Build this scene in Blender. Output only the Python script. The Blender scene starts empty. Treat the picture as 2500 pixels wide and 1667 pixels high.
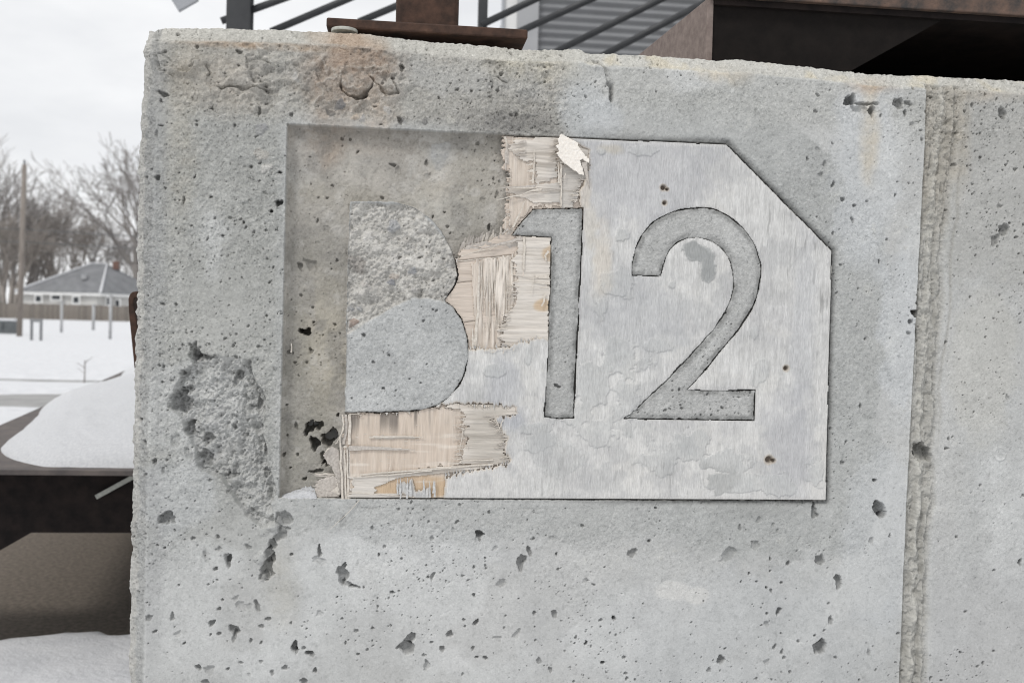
import bpy, math, random
import numpy as np
from mathutils import Vector

# ------------------------------------------------------------------ camera, sky, sun, exposure
SC = bpy.context.scene
COL = SC.collection
EYE = 1.12                      # eye height over the ground at the foot of the wall
DIST = 1.62                     # eye to wall face (the wall face is the plane y = 0)
FPX = 35.0 / 36.0 * 2500.0
YAW, PITCH, ROLL = (math.radians(a) for a in (6.6, 1.1, 1.45))
Fv = Vector((math.sin(YAW) * math.cos(PITCH), math.cos(YAW) * math.cos(PITCH), -math.sin(PITCH)))
Rv = Fv.cross(Vector((0, 0, 1))).normalized()
Uv = Rv.cross(Fv)
R2 = Rv * math.cos(ROLL) + Uv * math.sin(ROLL)
U2 = -Rv * math.sin(ROLL) + Uv * math.cos(ROLL)
cam = bpy.data.cameras.new('camera')
cam.lens = 35.0; cam.sensor_width = 36.0
cam.clip_start = 0.05; cam.clip_end = 3000
cam.dof.use_dof = True; cam.dof.focus_distance = 1.63; cam.dof.aperture_fstop = 6.0
camo = bpy.data.objects.new('camera', cam); COL.objects.link(camo)
from mathutils import Matrix
M = Matrix((( R2.x, U2.x, -Fv.x, 0.0), (R2.y, U2.y, -Fv.y, -DIST), (R2.z, U2.z, -Fv.z, EYE), (0, 0, 0, 1)))
camo.matrix_world = M
SC.camera = camo

SUN_EL, SUN_AZ = math.radians(50), math.radians(222)      # azimuth from +Y, clockwise
w = bpy.data.worlds.new('World'); SC.world = w; w.use_nodes = True
nt = w.node_tree; nt.nodes.clear()
out = nt.nodes.new('ShaderNodeOutputWorld')
sky = nt.nodes.new('ShaderNodeTexSky'); sky.sky_type = 'NISHITA'; sky.sun_disc = False
sky.sun_elevation = SUN_EL; sky.sun_rotation = SUN_AZ
b1 = nt.nodes.new('ShaderNodeBackground'); b1.inputs['Strength'].default_value = 0.1
nt.links.new(sky.outputs[0], b1.inputs['Color'])
tc = nt.nodes.new('ShaderNodeTexCoord')
mp = nt.nodes.new('ShaderNodeMapping'); mp.inputs['Scale'].default_value = (1.0, 1.0, 2.6)
nt.links.new(tc.outputs['Generated'], mp.inputs['Vector'])
nz = nt.nodes.new('ShaderNodeTexNoise'); nz.inputs['Scale'].default_value = 3.2; nz.inputs['Detail'].default_value = 5.0
nz.inputs['Roughness'].default_value = 0.55
nt.links.new(mp.outputs[0], nz.inputs['Vector'])
cr = nt.nodes.new('ShaderNodeValToRGB')
cr.color_ramp.elements[0].position = 0.34; cr.color_ramp.elements[0].color = (0.82, 0.832, 0.855, 1)
cr.color_ramp.elements[1].position = 0.60; cr.color_ramp.elements[1].color = (1.0, 1.005, 1.015, 1)
nt.links.new(nz.outputs['Fac'], cr.inputs['Fac'])
b2 = nt.nodes.new('ShaderNodeBackground'); b2.inputs['Strength'].default_value = 1.0
nt.links.new(cr.outputs[0], b2.inputs['Color'])
mx = nt.nodes.new('ShaderNodeMixShader'); mx.inputs[0].default_value = 0.96
nt.links.new(b1.outputs[0], mx.inputs[1]); nt.links.new(b2.outputs[0], mx.inputs[2])
nt.links.new(mx.outputs[0], out.inputs['Surface'])

sl = bpy.data.lights.new('sun', 'SUN'); sl.energy = 1.5; sl.angle = math.radians(12); sl.color = (1.0, 0.97, 0.93)
so = bpy.data.objects.new('sun', sl); COL.objects.link(so)
sd = Vector((math.sin(SUN_AZ) * math.cos(SUN_EL), math.cos(SUN_AZ) * math.cos(SUN_EL), math.sin(SUN_EL)))
so.rotation_euler = sd.to_track_quat('Z', 'Y').to_euler(); so.location = (0, -4, 6)

vs = SC.view_settings
vs.view_transform = 'Standard'; vs.look = 'None'; vs.gamma = 1.0; vs.use_curve_mapping = False
vs.exposure = 0.0
SC.cycles.use_denoising = True
SC.cycles.filter_width = 1.05
SC.cycles.max_bounces = 6; SC.cycles.diffuse_bounces = 4

# ------------------------------------------------------------------ helpers
rnd = random.Random(7)
RG = np.random.default_rng(11)
K = 2500.0 / 2352.0
fF, fR, fU = (np.array(v) for v in (Fv, R2, U2))

def ray(px, py):
    return fF + fR * ((px - 1250.0) / FPX) - fU * ((py - 833.5) / FPX)
def PY(px, py, Y=0.0):                    # photo pixel -> world point on the plane y = Y
    d = ray(px, py); t = (Y + DIST) / d[1]
    return np.array((d[0] * t, Y, EYE + d[2] * t))
def PZ(px, py, Z=0.0):                    # photo pixel -> world point on the plane z = Z
    d = ray(px, py); t = (Z - EYE) / d[2]
    return np.array((d[0] * t, -DIST + d[1] * t, Z))
def fr(x0, y0, s):                        # frame of an enlarged view
    return lambda x, y: (x0 + x / s, y0 + y / s)
full = fr(0, 0, 1 / K)
def wall_pts(pts, f=full):                # to (x, z) on the wall face
    r = []
    for x, y in pts:
        p = PY(*f(x, y)); r.append((p[0], p[2]))
    return np.array(r)
PXM = (PY(1251, 833)[0] - PY(1250, 833)[0])       # metres per photo pixel on the wall

TBL = RG.random((256, 256)).astype(np.float32)
def vn(x, y, seed=0):
    x = np.asarray(x, np.float32) + seed * 17.31; y = np.asarray(y, np.float32) + seed * 41.77
    xi = np.floor(x).astype(np.int32); yi = np.floor(y).astype(np.int32)
    fx = x - xi; fy = y - yi
    fx = fx * fx * (3 - 2 * fx); fy = fy * fy * (3 - 2 * fy)
    x0 = xi & 255; x1 = (xi + 1) & 255; y0 = yi & 255; y1 = (yi + 1) & 255
    a = TBL[x0, y0] * (1 - fx) + TBL[x1, y0] * fx
    b = TBL[x0, y1] * (1 - fx) + TBL[x1, y1] * fx
    return (a * (1 - fy) + b * fy) * 2 - 1
def fbm(x, y, f, seed=0, octv=4, gain=0.5, ax=1.0, ay=1.0):
    r = 0; a = 1.0; n = 0
    for i in range(octv):
        r = r + a * vn(x * f * ax, y * f * ay, seed + i * 3); n += a; a *= gain; f *= 2.03
    return r / n
def sst(a, b, x):
    t = np.clip((x - a) / (b - a), 0, 1); return t * t * (3 - 2 * t)
def sdpoly(X, Z, poly, pad=0.03):
    """signed distance (negative inside) near the polygon, large elsewhere"""
    res = np.full(X.shape, 9.0, np.float32)
    p = np.asarray(poly); lo = p.min(0) - pad; hi = p.max(0) + pad
    m = (X > lo[0]) & (X < hi[0]) & (Z > lo[1]) & (Z < hi[1])
    x = X[m].astype(np.float32); z = Z[m].astype(np.float32)
    d = np.full(x.shape, 1e9, np.float32); ins = np.zeros(x.shape, bool)
    q = np.roll(p, -1, 0)
    for (ax, az), (bx, bz) in zip(p, q):
        ex, ez = bx - ax, bz - az
        t = np.clip(((x - ax) * ex + (z - az) * ez) / (ex * ex + ez * ez + 1e-12), 0, 1)
        d = np.minimum(d, (x - ax - t * ex) ** 2 + (z - az - t * ez) ** 2)
        c = ((az > z) != (bz > z)) & (x < (bx - ax) * (z - az) / (bz - az + 1e-12) + ax)
        ins ^= c
    d = np.sqrt(d); res[m] = np.where(ins, -d, d)
    return res
def lin(c):
    c = np.asarray(c, np.float32) / 255.0
    return np.where(c <= 0.04045, c / 12.92, ((np.clip(c, 0, None) + 0.055) / 1.055) ** 2.4)
GAIN = 0.94                                # albedo that shows as a given tone on an open upright face

# --- objects
def link(o, parent=None):
    COL.objects.link(o)
    if parent is not None: o.parent = parent
    return o
def tag(o, label=None, cat=None, group=None, kind=None):
    if label: o['label'] = label
    if cat: o['category'] = cat
    if group: o['group'] = group
    if kind: o['kind'] = kind
    return o
def empty(name, loc=(0, 0, 0), **k):
    o = bpy.data.objects.new(name, None); o.empty_display_size = 0.1
    o.location = loc; link(o); return tag(o, **k)
def place(o, parent):
    """parent an object whose mesh is in world coordinates, keeping it where it is"""
    o.parent = parent
    o.matrix_parent_inverse = Matrix.Translation(-Vector(parent.location))
    return o
def fast_mesh(name, V, quads, mat, col=None, smooth=True):
    me = bpy.data.meshes.new(name)
    V = np.asarray(V, np.float32); quads = np.asarray(quads, np.int32)
    me.vertices.add(len(V)); me.vertices.foreach_set('co', V.ravel())
    k = quads.shape[1]
    me.loops.add(quads.size); me.loops.foreach_set('vertex_index', quads.ravel())
    me.polygons.add(len(quads))
    me.polygons.foreach_set('loop_start', np.arange(0, quads.size, k, dtype=np.int32))
    me.polygons.foreach_set('use_smooth', np.full(len(quads), smooth))
    if col is not None:
        a = me.attributes.new('Col', 'FLOAT_COLOR', 'POINT')
        c = np.ones((len(V), 4), np.float32); col = np.asarray(col); c[:, :col.shape[1]] = col
        a.data.foreach_set('color', c.ravel())
    me.update(calc_edges=True); me.validate()
    me.materials.append(mat)
    return bpy.data.objects.new(name, me)
def grid_obj(name, P, mask, col, mat, skirt=None):
    ny, nx = P.shape[:2]
    idx = np.arange(ny * nx).reshape(ny, nx)
    q = np.stack([idx[:-1, :-1], idx[:-1, 1:], idx[1:, 1:], idx[1:, :-1]], -1)[mask]
    V = P.reshape(-1, 3); C = col.reshape(-1, col.shape[-1])
    extra_v = extra_c = None
    if skirt is not None:
        mp_ = np.pad(mask, 1)
        c = mp_[1:-1, 1:-1]
        E_ = []
        for sl_, a, b in ((mp_[:-2, 1:-1], idx[:-1, :-1], idx[:-1, 1:]), (mp_[2:, 1:-1], idx[1:, 1:], idx[1:, :-1]),
                          (mp_[1:-1, :-2], idx[1:, :-1], idx[:-1, :-1]), (mp_[1:-1, 2:], idx[:-1, 1:], idx[1:, 1:])):
            s = c & ~sl_
            E_.append(np.stack([a[s], b[s]], -1))
        E_ = np.concatenate(E_)
        n0 = ny * nx
        a0, b0 = E_[:, 0], E_[:, 1]
        dv = np.zeros((n0, 3), np.float32); dv[:, 1] = skirt
        V = np.concatenate([V, V + dv]); C = np.concatenate([C, C * 0.97])
        q = np.concatenate([q, np.stack([b0, a0, a0 + n0, b0 + n0], -1)])
    used = np.unique(q); rem = np.zeros(len(V), np.int32); rem[used] = np.arange(len(used))
    return fast_mesh(name, V[used], rem[q], mat, C[used])
class MB:
    """collects boxes, tubes and sheets into one mesh"""
    def __init__(s): s.v = []; s.f = []
    def box(s, c, d, rot=None):
        b = len(s.v); c = Vector(c)
        for i in range(8):
            p = Vector(((i & 1) - .5, ((i >> 1) & 1) - .5, ((i >> 2) & 1) - .5))
            p = Vector((p.x * d[0], p.y * d[1], p.z * d[2]))
            if rot is not None: p = rot @ p
            s.v.append(tuple(c + p))
        for f in ((0, 2, 3, 1), (4, 5, 7, 6), (0, 1, 5, 4), (2, 6, 7, 3), (0, 4, 6, 2), (1, 3, 7, 5)):
            s.f.append(tuple(b + i for i in f))
        return s
    def tube(s, pts, rad, n=8, caps=True):
        pts = [Vector(p) for p in pts]
        if not hasattr(rad, '__len__'): rad = [rad] * len(pts)
        b = len(s.v)
        for i, p in enumerate(pts):
            t = (pts[min(i + 1, len(pts) - 1)] - pts[max(i - 1, 0)]).normalized()
            a = t.cross(Vector((0, 0, 1)) if abs(t.z) < .9 else Vector((1, 0, 0))).normalized(); c = t.cross(a)
            for k in range(n):
                th = 2 * math.pi * k / n
                s.v.append(tuple(p + a * (math.cos(th) * rad[i]) + c * (math.sin(th) * rad[i])))
        for i in range(len(pts) - 1):
            for k in range(n):
                k2 = (k + 1) % n
                s.f.append((b + i * n + k, b + i * n + k2, b + (i + 1) * n + k2, b + (i + 1) * n + k))
        if caps:
            s.f.append(tuple(b + k for k in range(n))[::-1])
            s.f.append(tuple(b + (len(pts) - 1) * n + k for k in range(n)))
        return s
    def prism(s, poly, d):
        """poly: list of 3-D points (a plane face), d: extrusion vector"""
        b = len(s.v); n = len(poly); d = Vector(d)
        s.v += [tuple(Vector(p)) for p in poly] + [tuple(Vector(p) + d) for p in poly]
        s.f.append(tuple(range(b, b + n))); s.f.append(tuple(range(b + 2 * n - 1, b + n - 1, -1)))
        for i in range(n):
            j = (i + 1) % n
            s.f.append((b + j, b + i, b + n + i, b + n + j))
        return s
    def quad(s, *p):
        b = len(s.v); s.v += [tuple(x) for x in p]; s.f.append(tuple(range(b, b + len(p)))); return s
    def build(s, name, mat, parent=None, bevel=0.0, smooth=False, sub=0):
        me = bpy.data.meshes.new(name); me.from_pydata(s.v, [], s.f); me.update()
        me.materials.append(mat)
        if smooth: me.polygons.foreach_set('use_smooth', [True] * len(me.polygons))
        o = bpy.data.objects.new(name, me); link(o)
        if parent is not None: place(o, parent)
        if bevel:
            m = o.modifiers.new('bevel', 'BEVEL'); m.width = bevel; m.segments = 2; m.limit_method = 'ANGLE'
        return o

# --- materials
def nodes(name):
    m = bpy.data.materials.new(name); m.use_nodes = True
    t = m.node_tree; t.nodes.clear()
    o = t.nodes.new('ShaderNodeOutputMaterial'); p = t.nodes.new('ShaderNodeBsdfPrincipled')
    t.links.new(p.outputs[0], o.inputs['Surface'])
    return m, t, p
def noise(t, scale, detail=4, rough=.55, vec=None, sc3=None, dist=0.0):
    n = t.nodes.new('ShaderNodeTexNoise'); n.inputs['Scale'].default_value = scale
    n.inputs['Detail'].default_value = detail; n.inputs['Roughness'].default_value = rough
    n.inputs['Distortion'].default_value = dist
    if vec is None:
        tcn = t.nodes.new('ShaderNodeTexCoord'); vec = tcn.outputs['Object']
    if sc3 is not None:
        mpn = t.nodes.new('ShaderNodeMapping'); mpn.inputs['Scale'].default_value = sc3
        t.links.new(vec, mpn.inputs['Vector']); vec = mpn.outputs[0]
    t.links.new(vec, n.inputs['Vector'])
    return n.outputs['Fac']
def rng_map(t, sock, a, b, c, d):
    n = t.nodes.new('ShaderNodeMapRange'); n.inputs[1].default_value = a; n.inputs[2].default_value = b
    n.inputs[3].default_value = c; n.inputs[4].default_value = d
    t.links.new(sock, n.inputs[0]); return n.outputs[0]
def mul(t, csock, fsock):
    n = t.nodes.new('ShaderNodeVectorMath'); n.operation = 'SCALE'
    t.links.new(csock, n.inputs[0]); t.links.new(fsock, n.inputs['Scale']); return n.outputs[0]
def bump(t, p, sock, strength, dist):
    n = t.nodes.new('ShaderNodeBump'); n.inputs['Strength'].default_value = strength; n.inputs['Distance'].default_value = dist
    t.links.new(sock, n.inputs['Height']); t.links.new(n.outputs[0], p.inputs['Normal'])
def mat_attr(name, rough=0.9, fine=700, amp=.12, sc3=None, bs=.5, bd=.0008, spec=.25):
    m, t, p = nodes(name)
    a = t.nodes.new('ShaderNodeAttribute'); a.attribute_name = 'Col'
    n1 = noise(t, fine, 3, .6, sc3=sc3)
    g1 = t.nodes.new('ShaderNodeMath'); g1.operation = 'MULTIPLY_ADD'; g1.inputs[2].default_value = 1.0
    t.links.new(rng_map(t, n1, .25, .75, -amp, amp), g1.inputs[0]); t.links.new(a.outputs['Alpha'], g1.inputs[1])
    c = mul(t, a.outputs['Color'], g1.outputs[0])
    t.links.new(c, p.inputs['Base Color'])
    p.inputs['Roughness'].default_value = rough; p.inputs['Specular IOR Level'].default_value = spec
    bump(t, p, n1, bs, bd)
    g2 = t.nodes.new('ShaderNodeMath'); g2.operation = 'MULTIPLY'; g2.inputs[1].default_value = bs
    t.links.new(a.outputs['Alpha'], g2.inputs[0])
    t.links.new(g2.outputs[0], [n for n in t.nodes if n.type == 'BUMP'][0].inputs['Strength'])
    return m
def mat_noise(name, c0, c1, scale=20, rough=.8, detail=6, sc3=None, bs=.3, bd=.002, metal=0.0, lo=.35, hi=.65, spec=.4, c2=None):
    m, t, p = nodes(name)
    n1 = noise(t, scale, detail, .6, sc3=sc3)
    r = t.nodes.new('ShaderNodeValToRGB')
    r.color_ramp.elements[0].position = lo; r.color_ramp.elements[0].color = (*c0, 1)
    r.color_ramp.elements[1].position = hi; r.color_ramp.elements[1].color = (*c1, 1)
    if c2 is not None:
        e = r.color_ramp.elements.new(min(hi + .12, .99)); e.color = (*c2, 1)
    t.links.new(n1, r.inputs['Fac']); t.links.new(r.outputs[0], p.inputs['Base Color'])
    p.inputs['Roughness'].default_value = rough; p.inputs['Metallic'].default_value = metal
    p.inputs['Specular IOR Level'].default_value = spec
    n2 = noise(t, scale * 6, 4, .6, sc3=sc3)
    bump(t, p, n2, bs, bd)
    return m

MAT_CONC = mat_attr('cast_concrete', .92, 520, .24, bs=.9, bd=.0016)
MAT_FACE = mat_attr('weathered_face_veneer', .9, 1.0, .20, sc3=(1000, 1000, 95), bs=.9, bd=.0010, spec=.08)
MAT_WV = mat_attr('torn_veneer_upright_grain', .85, 1.0, .12, sc3=(700, 700, 30), bs=.8, bd=.0010)
MAT_WH = mat_attr('torn_veneer_level_grain', .85, 1.0, .12, sc3=(30, 700, 700), bs=.8, bd=.0010)
MAT_SPL = mat_noise('pale_splinter_wood', (.52, .47, .41), (.68, .635, .57), 260, .8, bs=.3, bd=.0005)
MAT_SPLG = mat_noise('grey_splinter_wood', (.40, .365, .33), (.56, .52, .475), 260, .85, bs=.3, bd=.0005)
MAT_FSPL = mat_noise('grey_face_fibre', (.42, .42, .42), (.62, .62, .61), 300, .9, bs=.3, bd=.0005)
MAT_RUST = mat_noise('rusted_steel', (.030, .017, .012), (.085, .045, .030), 34, .72, bs=.35, bd=.002, c2=(.13, .075, .05), spec=.3)
MAT_RUSTD = mat_noise('shaded_dark_steel', (.013, .011, .011), (.028, .021, .019), 22, .75, bs=.25, bd=.002, spec=.12)  # steel toned near black for the shade inside and under the plates
MAT_RUSTL = mat_noise('brown_weathered_steel', (.17, .135, .122), (.25, .205, .185), 60, .8, bs=.35, bd=.002, spec=.2)
MAT_RUSTO = mat_noise('flaking_rust_edge', (.05, .047, .046), (.15, .10, .078), 30, .85, bs=.5, bd=.003, c2=(.24, .165, .13), spec=.2)
MAT_PLATE = mat_noise('grey_brown_plate_steel', (.075, .066, .064), (.13, .11, .10), 14, .7, bs=.2, bd=.002, spec=.3)
MAT_GALV = mat_noise('dull_zinc', (.33, .34, .31), (.50, .50, .45), 120, .55, bs=.2, bd=.0005)
MAT_BLACK = mat_noise('charcoal_paint', (.032, .034, .037), (.045, .047, .05), 12, .5, bs=.05, bd=.001)
MAT_SIDING = mat_noise('grey_metal_siding', (.20, .205, .213), (.225, .23, .238), 1.5, .5, bs=.02, bd=.001)
MAT_POSTG = mat_noise('galvanised_post', (.36, .365, .37), (.44, .445, .45), 6, .6, bs=.05, bd=.002)
MAT_TRIM = mat_noise('grey_trim_metal', (.33, .335, .345), (.37, .375, .385), 2, .5, bs=.02, bd=.001)
MAT_GRAYP = mat_noise('grey_sheet_metal', (.34, .355, .38), (.40, .415, .44), 3, .5, bs=.02, bd=.001)
MAT_SNOW = mat_noise('fresh_snow', (.60, .61, .63), (.71, .718, .735), 8, .75, bs=.35, bd=.02, spec=.25)
MAT_SNOWF = mat_noise('grainy_snow', (.60, .61, .63), (.72, .727, .74), 120, .75, bs=.8, bd=.005, spec=.3)
MAT_DIRT = mat_noise('dry_gravelly_dirt', (.15, .125, .10), (.27, .23, .19), 55, .95, bs=.8, bd=.012, detail=8)
MAT_ROAD = mat_noise('damp_asphalt', (.26, .26, .255), (.36, .355, .35), 3, .8, bs=.3, bd=.01)
MAT_BARK = mat_noise('grey_bark', (.20, .185, .175), (.31, .29, .275), 5, .95, bs=.4, bd=.02)
MAT_BARK2 = mat_noise('brown_bark', (.22, .20, .18), (.33, .30, .275), 5, .95, bs=.4, bd=.02)
MAT_POLE = mat_noise('weathered_pole_wood', (.19, .165, .145), (.29, .26, .235), 3, .9, sc3=(6, 6, .6), bs=.3, bd=.01)
MAT_SHINGLE = mat_noise('grey_roof_shingle', (.17, .175, .183), (.23, .235, .245), 1.2, .9, bs=.3, bd=.02)
MAT_CLAP = mat_noise('white_clapboard', (.48, .475, .455), (.58, .57, .55), 2, .8, sc3=(1, 1, 6), bs=.2, bd=.01)
MAT_WINDOW = mat_noise('dark_window_glass', (.03, .035, .04), (.06, .065, .07), 3, .15, bs=.0, bd=.001)
MAT_WHITE = mat_noise('white_paint', (.72, .72, .71), (.80, .80, .79), 3, .6, bs=.05, bd=.002)
MAT_BRICK = mat_noise('red_chimney_brick', (.14, .085, .07), (.20, .12, .10), 8, .9, bs=.3, bd=.01)
MAT_FENCE = mat_noise('brown_fence_board', (.175, .155, .135), (.25, .225, .20), 4, .9, sc3=(4, 4, .5), bs=.3, bd=.01)
MAT_UTIL = mat_noise('dark_green_grey_metal', (.09, .10, .105), (.13, .14, .145), 4, .6, bs=.05, bd=.002)

# ------------------------------------------------------------------ ground, snow, road
YB = 1.45                                              # near edge of the low steel bench
ground = MB().quad((-400, -60, -.02), (400, -60, -.02), (400, 600, -.02), (-400, 600, -.02)).build('ground', MAT_DIRT)
tag(ground, 'brown dry dirt ground', None, kind='structure')

def terrain(X, Y):
    return .003 * np.clip(Y - 6, 0, 100)
def axis(lo, hi, c, s0, g):
    a = [c]; s = s0
    while a[-1] < hi: a.append(a[-1] + s); s *= g
    b = [c]; s = s0
    while b[-1] > lo: b.append(b[-1] - s); s *= g
    return np.array(b[:0:-1] + a)
gx = axis(-400, 400, -1.0, .035, 1.035); gy = axis(-60, 600, 2.0, .035, 1.032)
GX, GY = np.meshgrid(gx, gy)
s_h = .055 + .02 * fbm(GX, GY, 1.2, 3) + .05 * fbm(GX, GY, .12, 5) * sst(3, 14, GY)
# bare dirt under the bench
wob = .10 * fbm(GX, GY, 2.0, 8) + .05 * fbm(GX, GY, 9, 9)
yB0 = PZ(150, 1562, .018)[1]
bare = sst(yB0 - .08, yB0 + .20, GY + wob * 1.3) * (1 - sst(6.4, 7.2, GY + wob)) * sst(-3.6, -3.2, GX + wob)
s_h = s_h - .14 * bare
# drift blown in under the bench, close to the wall side
dc = PZ(360, 1330, .05)
s_h = s_h + .03 * np.exp(-(((GX - dc[0] - .05) / .35) ** 2 + ((GY - dc[1]) / .3) ** 2))
# road with thin snow: a strip that shows through in places
rn = fbm(GX, GY, .5, 21, ax=.35)
strip1 = sst(14.0, 14.25, GY + .25 * rn) * (1 - sst(14.75, 15.0, GY + .2 * rn))
strip2 = sst(10.0, 10.5, GY + .5 * rn) * (1 - sst(11.5, 12.1, GY + .5 * rn)) * sst(-5.7, -4.9, GX + .6 * rn)
s_h = s_h - .12 * np.maximum(strip1 * .95, strip2) * sst(-60, -40, GX)
SP = np.stack([GX, GY, terrain(GX, GY) + s_h], -1)
snow = grid_obj('snow', SP, np.ones((len(gy) - 1, len(gx) - 1), bool), np.ones_like(SP), MAT_SNOW)
link(snow); tag(snow, 'white snow field lying over the whole lot', kind='structure')
rd = MB()
for i in range(10):
    x0, x1 = -60 + i * 12, -48 + i * 12
    rd.quad((x0, 9.5, .004 + .003 * 4.3), (x1, 9.5, .004 + .003 * 4.3), (x1, 15.6, .006 + .003 * 9), (x0, 15.6, .006 + .003 * 9))
road = rd.build('road', MAT_ROAD); tag(road, 'grey asphalt road showing through thin snow', kind='structure')

# ------------------------------------------------------------------ concrete wall: one fine relief
H0 = 0.00115
def wx(px, py, Y=0.): return PY(px, py, Y)[0]
# silhouette of the left end and of the top, in metres on the wall
lft = np.array([(PY(x, y, .018)[2], PY(x, y, .018)[0]) for x, y in ((356, 90), (345, 250), (340, 430), (335, 700), (330, 900), (324, 1170), (318, 1420), (313, 1667))])[::-1]
topp = np.array([(PY(x, y, .02)[0], PY(x, y, .02)[2]) for x, y in
    ((300, 68), (388, 70), (552, 70), (700, 74), (800, 78), (880, 83), (960, 92), (1060, 104), (1170, 112), (1276, 121), (1418, 121), (1436, 130), (1560, 135), (1675, 142), (1752, 147), (1808, 145), (1863, 152), (1985, 164), (2117, 180), (2305, 190), (2500, 201), (2700, 214))])
CHX, CHZ, CHD = .030, .028, .020
THICK = .44
u0 = lft[:, 1].min() - .035; u1 = PY(2540, 833)[0]
v0 = PY(1250, 1710)[2]; v1 = topp[:, 1].max() + .03
def ext(a, n, s, g, sign):
    r = [a]
    for i in range(n): r.append(r[-1] + sign * s); s *= g
    return r[1:]
us = np.concatenate([np.array(ext(u0, 12, .006, 1.35, -1))[::-1], np.arange(u0, u1, H0), ext(u1, 16, .004, 1.45, 1)])
vs_ = np.concatenate([np.array(ext(v0, 14, .004, 1.38, -1))[::-1], np.arange(v0, v1, H0), ext(v1, 12, .006, 1.35, 1)])
U, V = np.meshgrid(us, vs_)
U = U.astype(np.float32); V = V.astype(np.float32)
print('wall grid', U.shape)
XA = np.interp(V, lft[:, 0], lft[:, 1]).astype(np.float32) + CHX          # arris at the left
ZA = np.interp(U, topp[:, 0], topp[:, 1]).astype(np.float32) - CHZ        # arris at the top
edge_n = fbm(U, V, 90, 40, 4)
du = np.maximum(0, XA - U); dv = np.maximum(0, V - ZA)
onface = (du <= 0) & (dv <= 0)

h = np.zeros(U.shape, np.float32)
T = np.empty(U.shape + (3,), np.float32); T[:] = (184, 185, 184)
def blend(m, c): 
    global T
    m = m[..., None]; T = T * (1 - m) + np.asarray(c, np.float32) * m
def ell(px, py, rx, ry, soft=1.0, nz_=0.0):
    c = PY(px, py); r = np.sqrt(((U - c[0]) / (rx * PXM)) ** 2 + ((V - c[2]) / (ry * PXM)) ** 2)
    if nz_: r = r + nz_ * NB
    return 1 - sst(1 - .5 * soft, 1 + .5 * soft, r)
NB = fbm(U, V, 22, 60, 4)            # blotch noise
NM = fbm(U, V, 9, 64, 3)
NF = fbm(U, V, 260, 68, 2)           # grain
N2 = fbm(U, V, 70, 70, 4)

# --- outlines
PANEL = wall_pts([(660, 285), (1160, 309), (1400, 319), (1670, 330), (1790, 452), (1912, 575), (1905, 860), (1898, 1150), (1300, 1148), (800, 1145), (641, 1143)])
BOUT = wall_pts([(803, 460), (905, 461), (950, 475), (990, 500), (1015, 530), (1035, 565), (1048, 600), (1052, 630), (1045, 655), (1031, 675), (1020, 690), (1042, 706), (1062, 735), (1075, 775), (1077, 815), (1070, 850), (1055, 885), (1030, 915), (1000, 933), (960, 943), (900, 947), (850, 948), (791, 948), (796, 700)])
ONE = wall_pts([(1175, 541), (1191, 520), (1225, 480), (1260, 479), (1340, 477), (1337, 560), (1330, 700), (1323, 850), (1318, 960), (1285, 962), (1250, 957), (1256, 850), (1262, 700), (1266, 546), (1225, 543)])
def cat(pts, n=3):                         # smooth closed outline
    p = np.array(pts, float); r = []
    m = len(p)
    for i in range(m):
        a, b, c, d = p[i - 1], p[i], p[(i + 1) % m], p[(i + 2) % m]
        for k in range(n):
            t = k / n
            r.append(.5 * ((2 * b) + (c - a) * t + (2 * a - 5 * b + 4 * c - d) * t * t + (3 * b - a - 3 * c + d) * t ** 3))
    return r
def arc_poly(segs):
    r = []
    for kind, pts in segs:
        if kind == 'l': r += pts
        else:
            p = [pts[0]] + pts + [pts[-1]]
            for i in range(1, len(p) - 2):
                a, b, c, d = (np.array(q, float) for q in p[i - 1:i + 3])
                for k in range(4):
                    t = k / 4
                    r.append(tuple(.5 * ((2 * b) + (c - a) * t + (2 * a - 5 * b + 4 * c - d) * t * t + (3 * b - a - 3 * c + d) * t ** 3)))
            r.append(pts[-1])
    return r
TWO = wall_pts(arc_poly([
    ('c', [(1450, 634), (1452, 600), (1462, 565), (1478, 535), (1502, 508), (1537, 489), (1580, 479), (1625, 478), (1665, 490), (1700, 516), (1730, 555), (1745, 592), (1749, 630), (1742, 670), (1729, 705), (1703, 748), (1670, 790), (1640, 826), (1607, 865), (1578, 895)]),
    ('l', [(1735, 896), (1733, 966), (1600, 965), (1433, 961), (1474, 927)]),
    ('c', [(1530, 875), (1580, 822), (1625, 772), (1655, 732), (1673, 700), (1683, 665), (1684, 630), (1675, 598), (1656, 571), (1630, 553), (1600, 546), (1574, 549), (1551, 561), (1536, 580), (1526, 606), (1519, 635)])]))

sd_pan = sdpoly(U, V, PANEL, .25)
sd_b = sdpoly(U, V, BOUT); sd_1 = sdpoly(U, V, ONE); sd_2 = sdpoly(U, V, TWO)
sd_let = np.minimum(np.minimum(sd_b, sd_1), sd_2)

# --- tones
blend(.6 * sst(-.2, .5, NM), (176, 178, 178))
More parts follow.
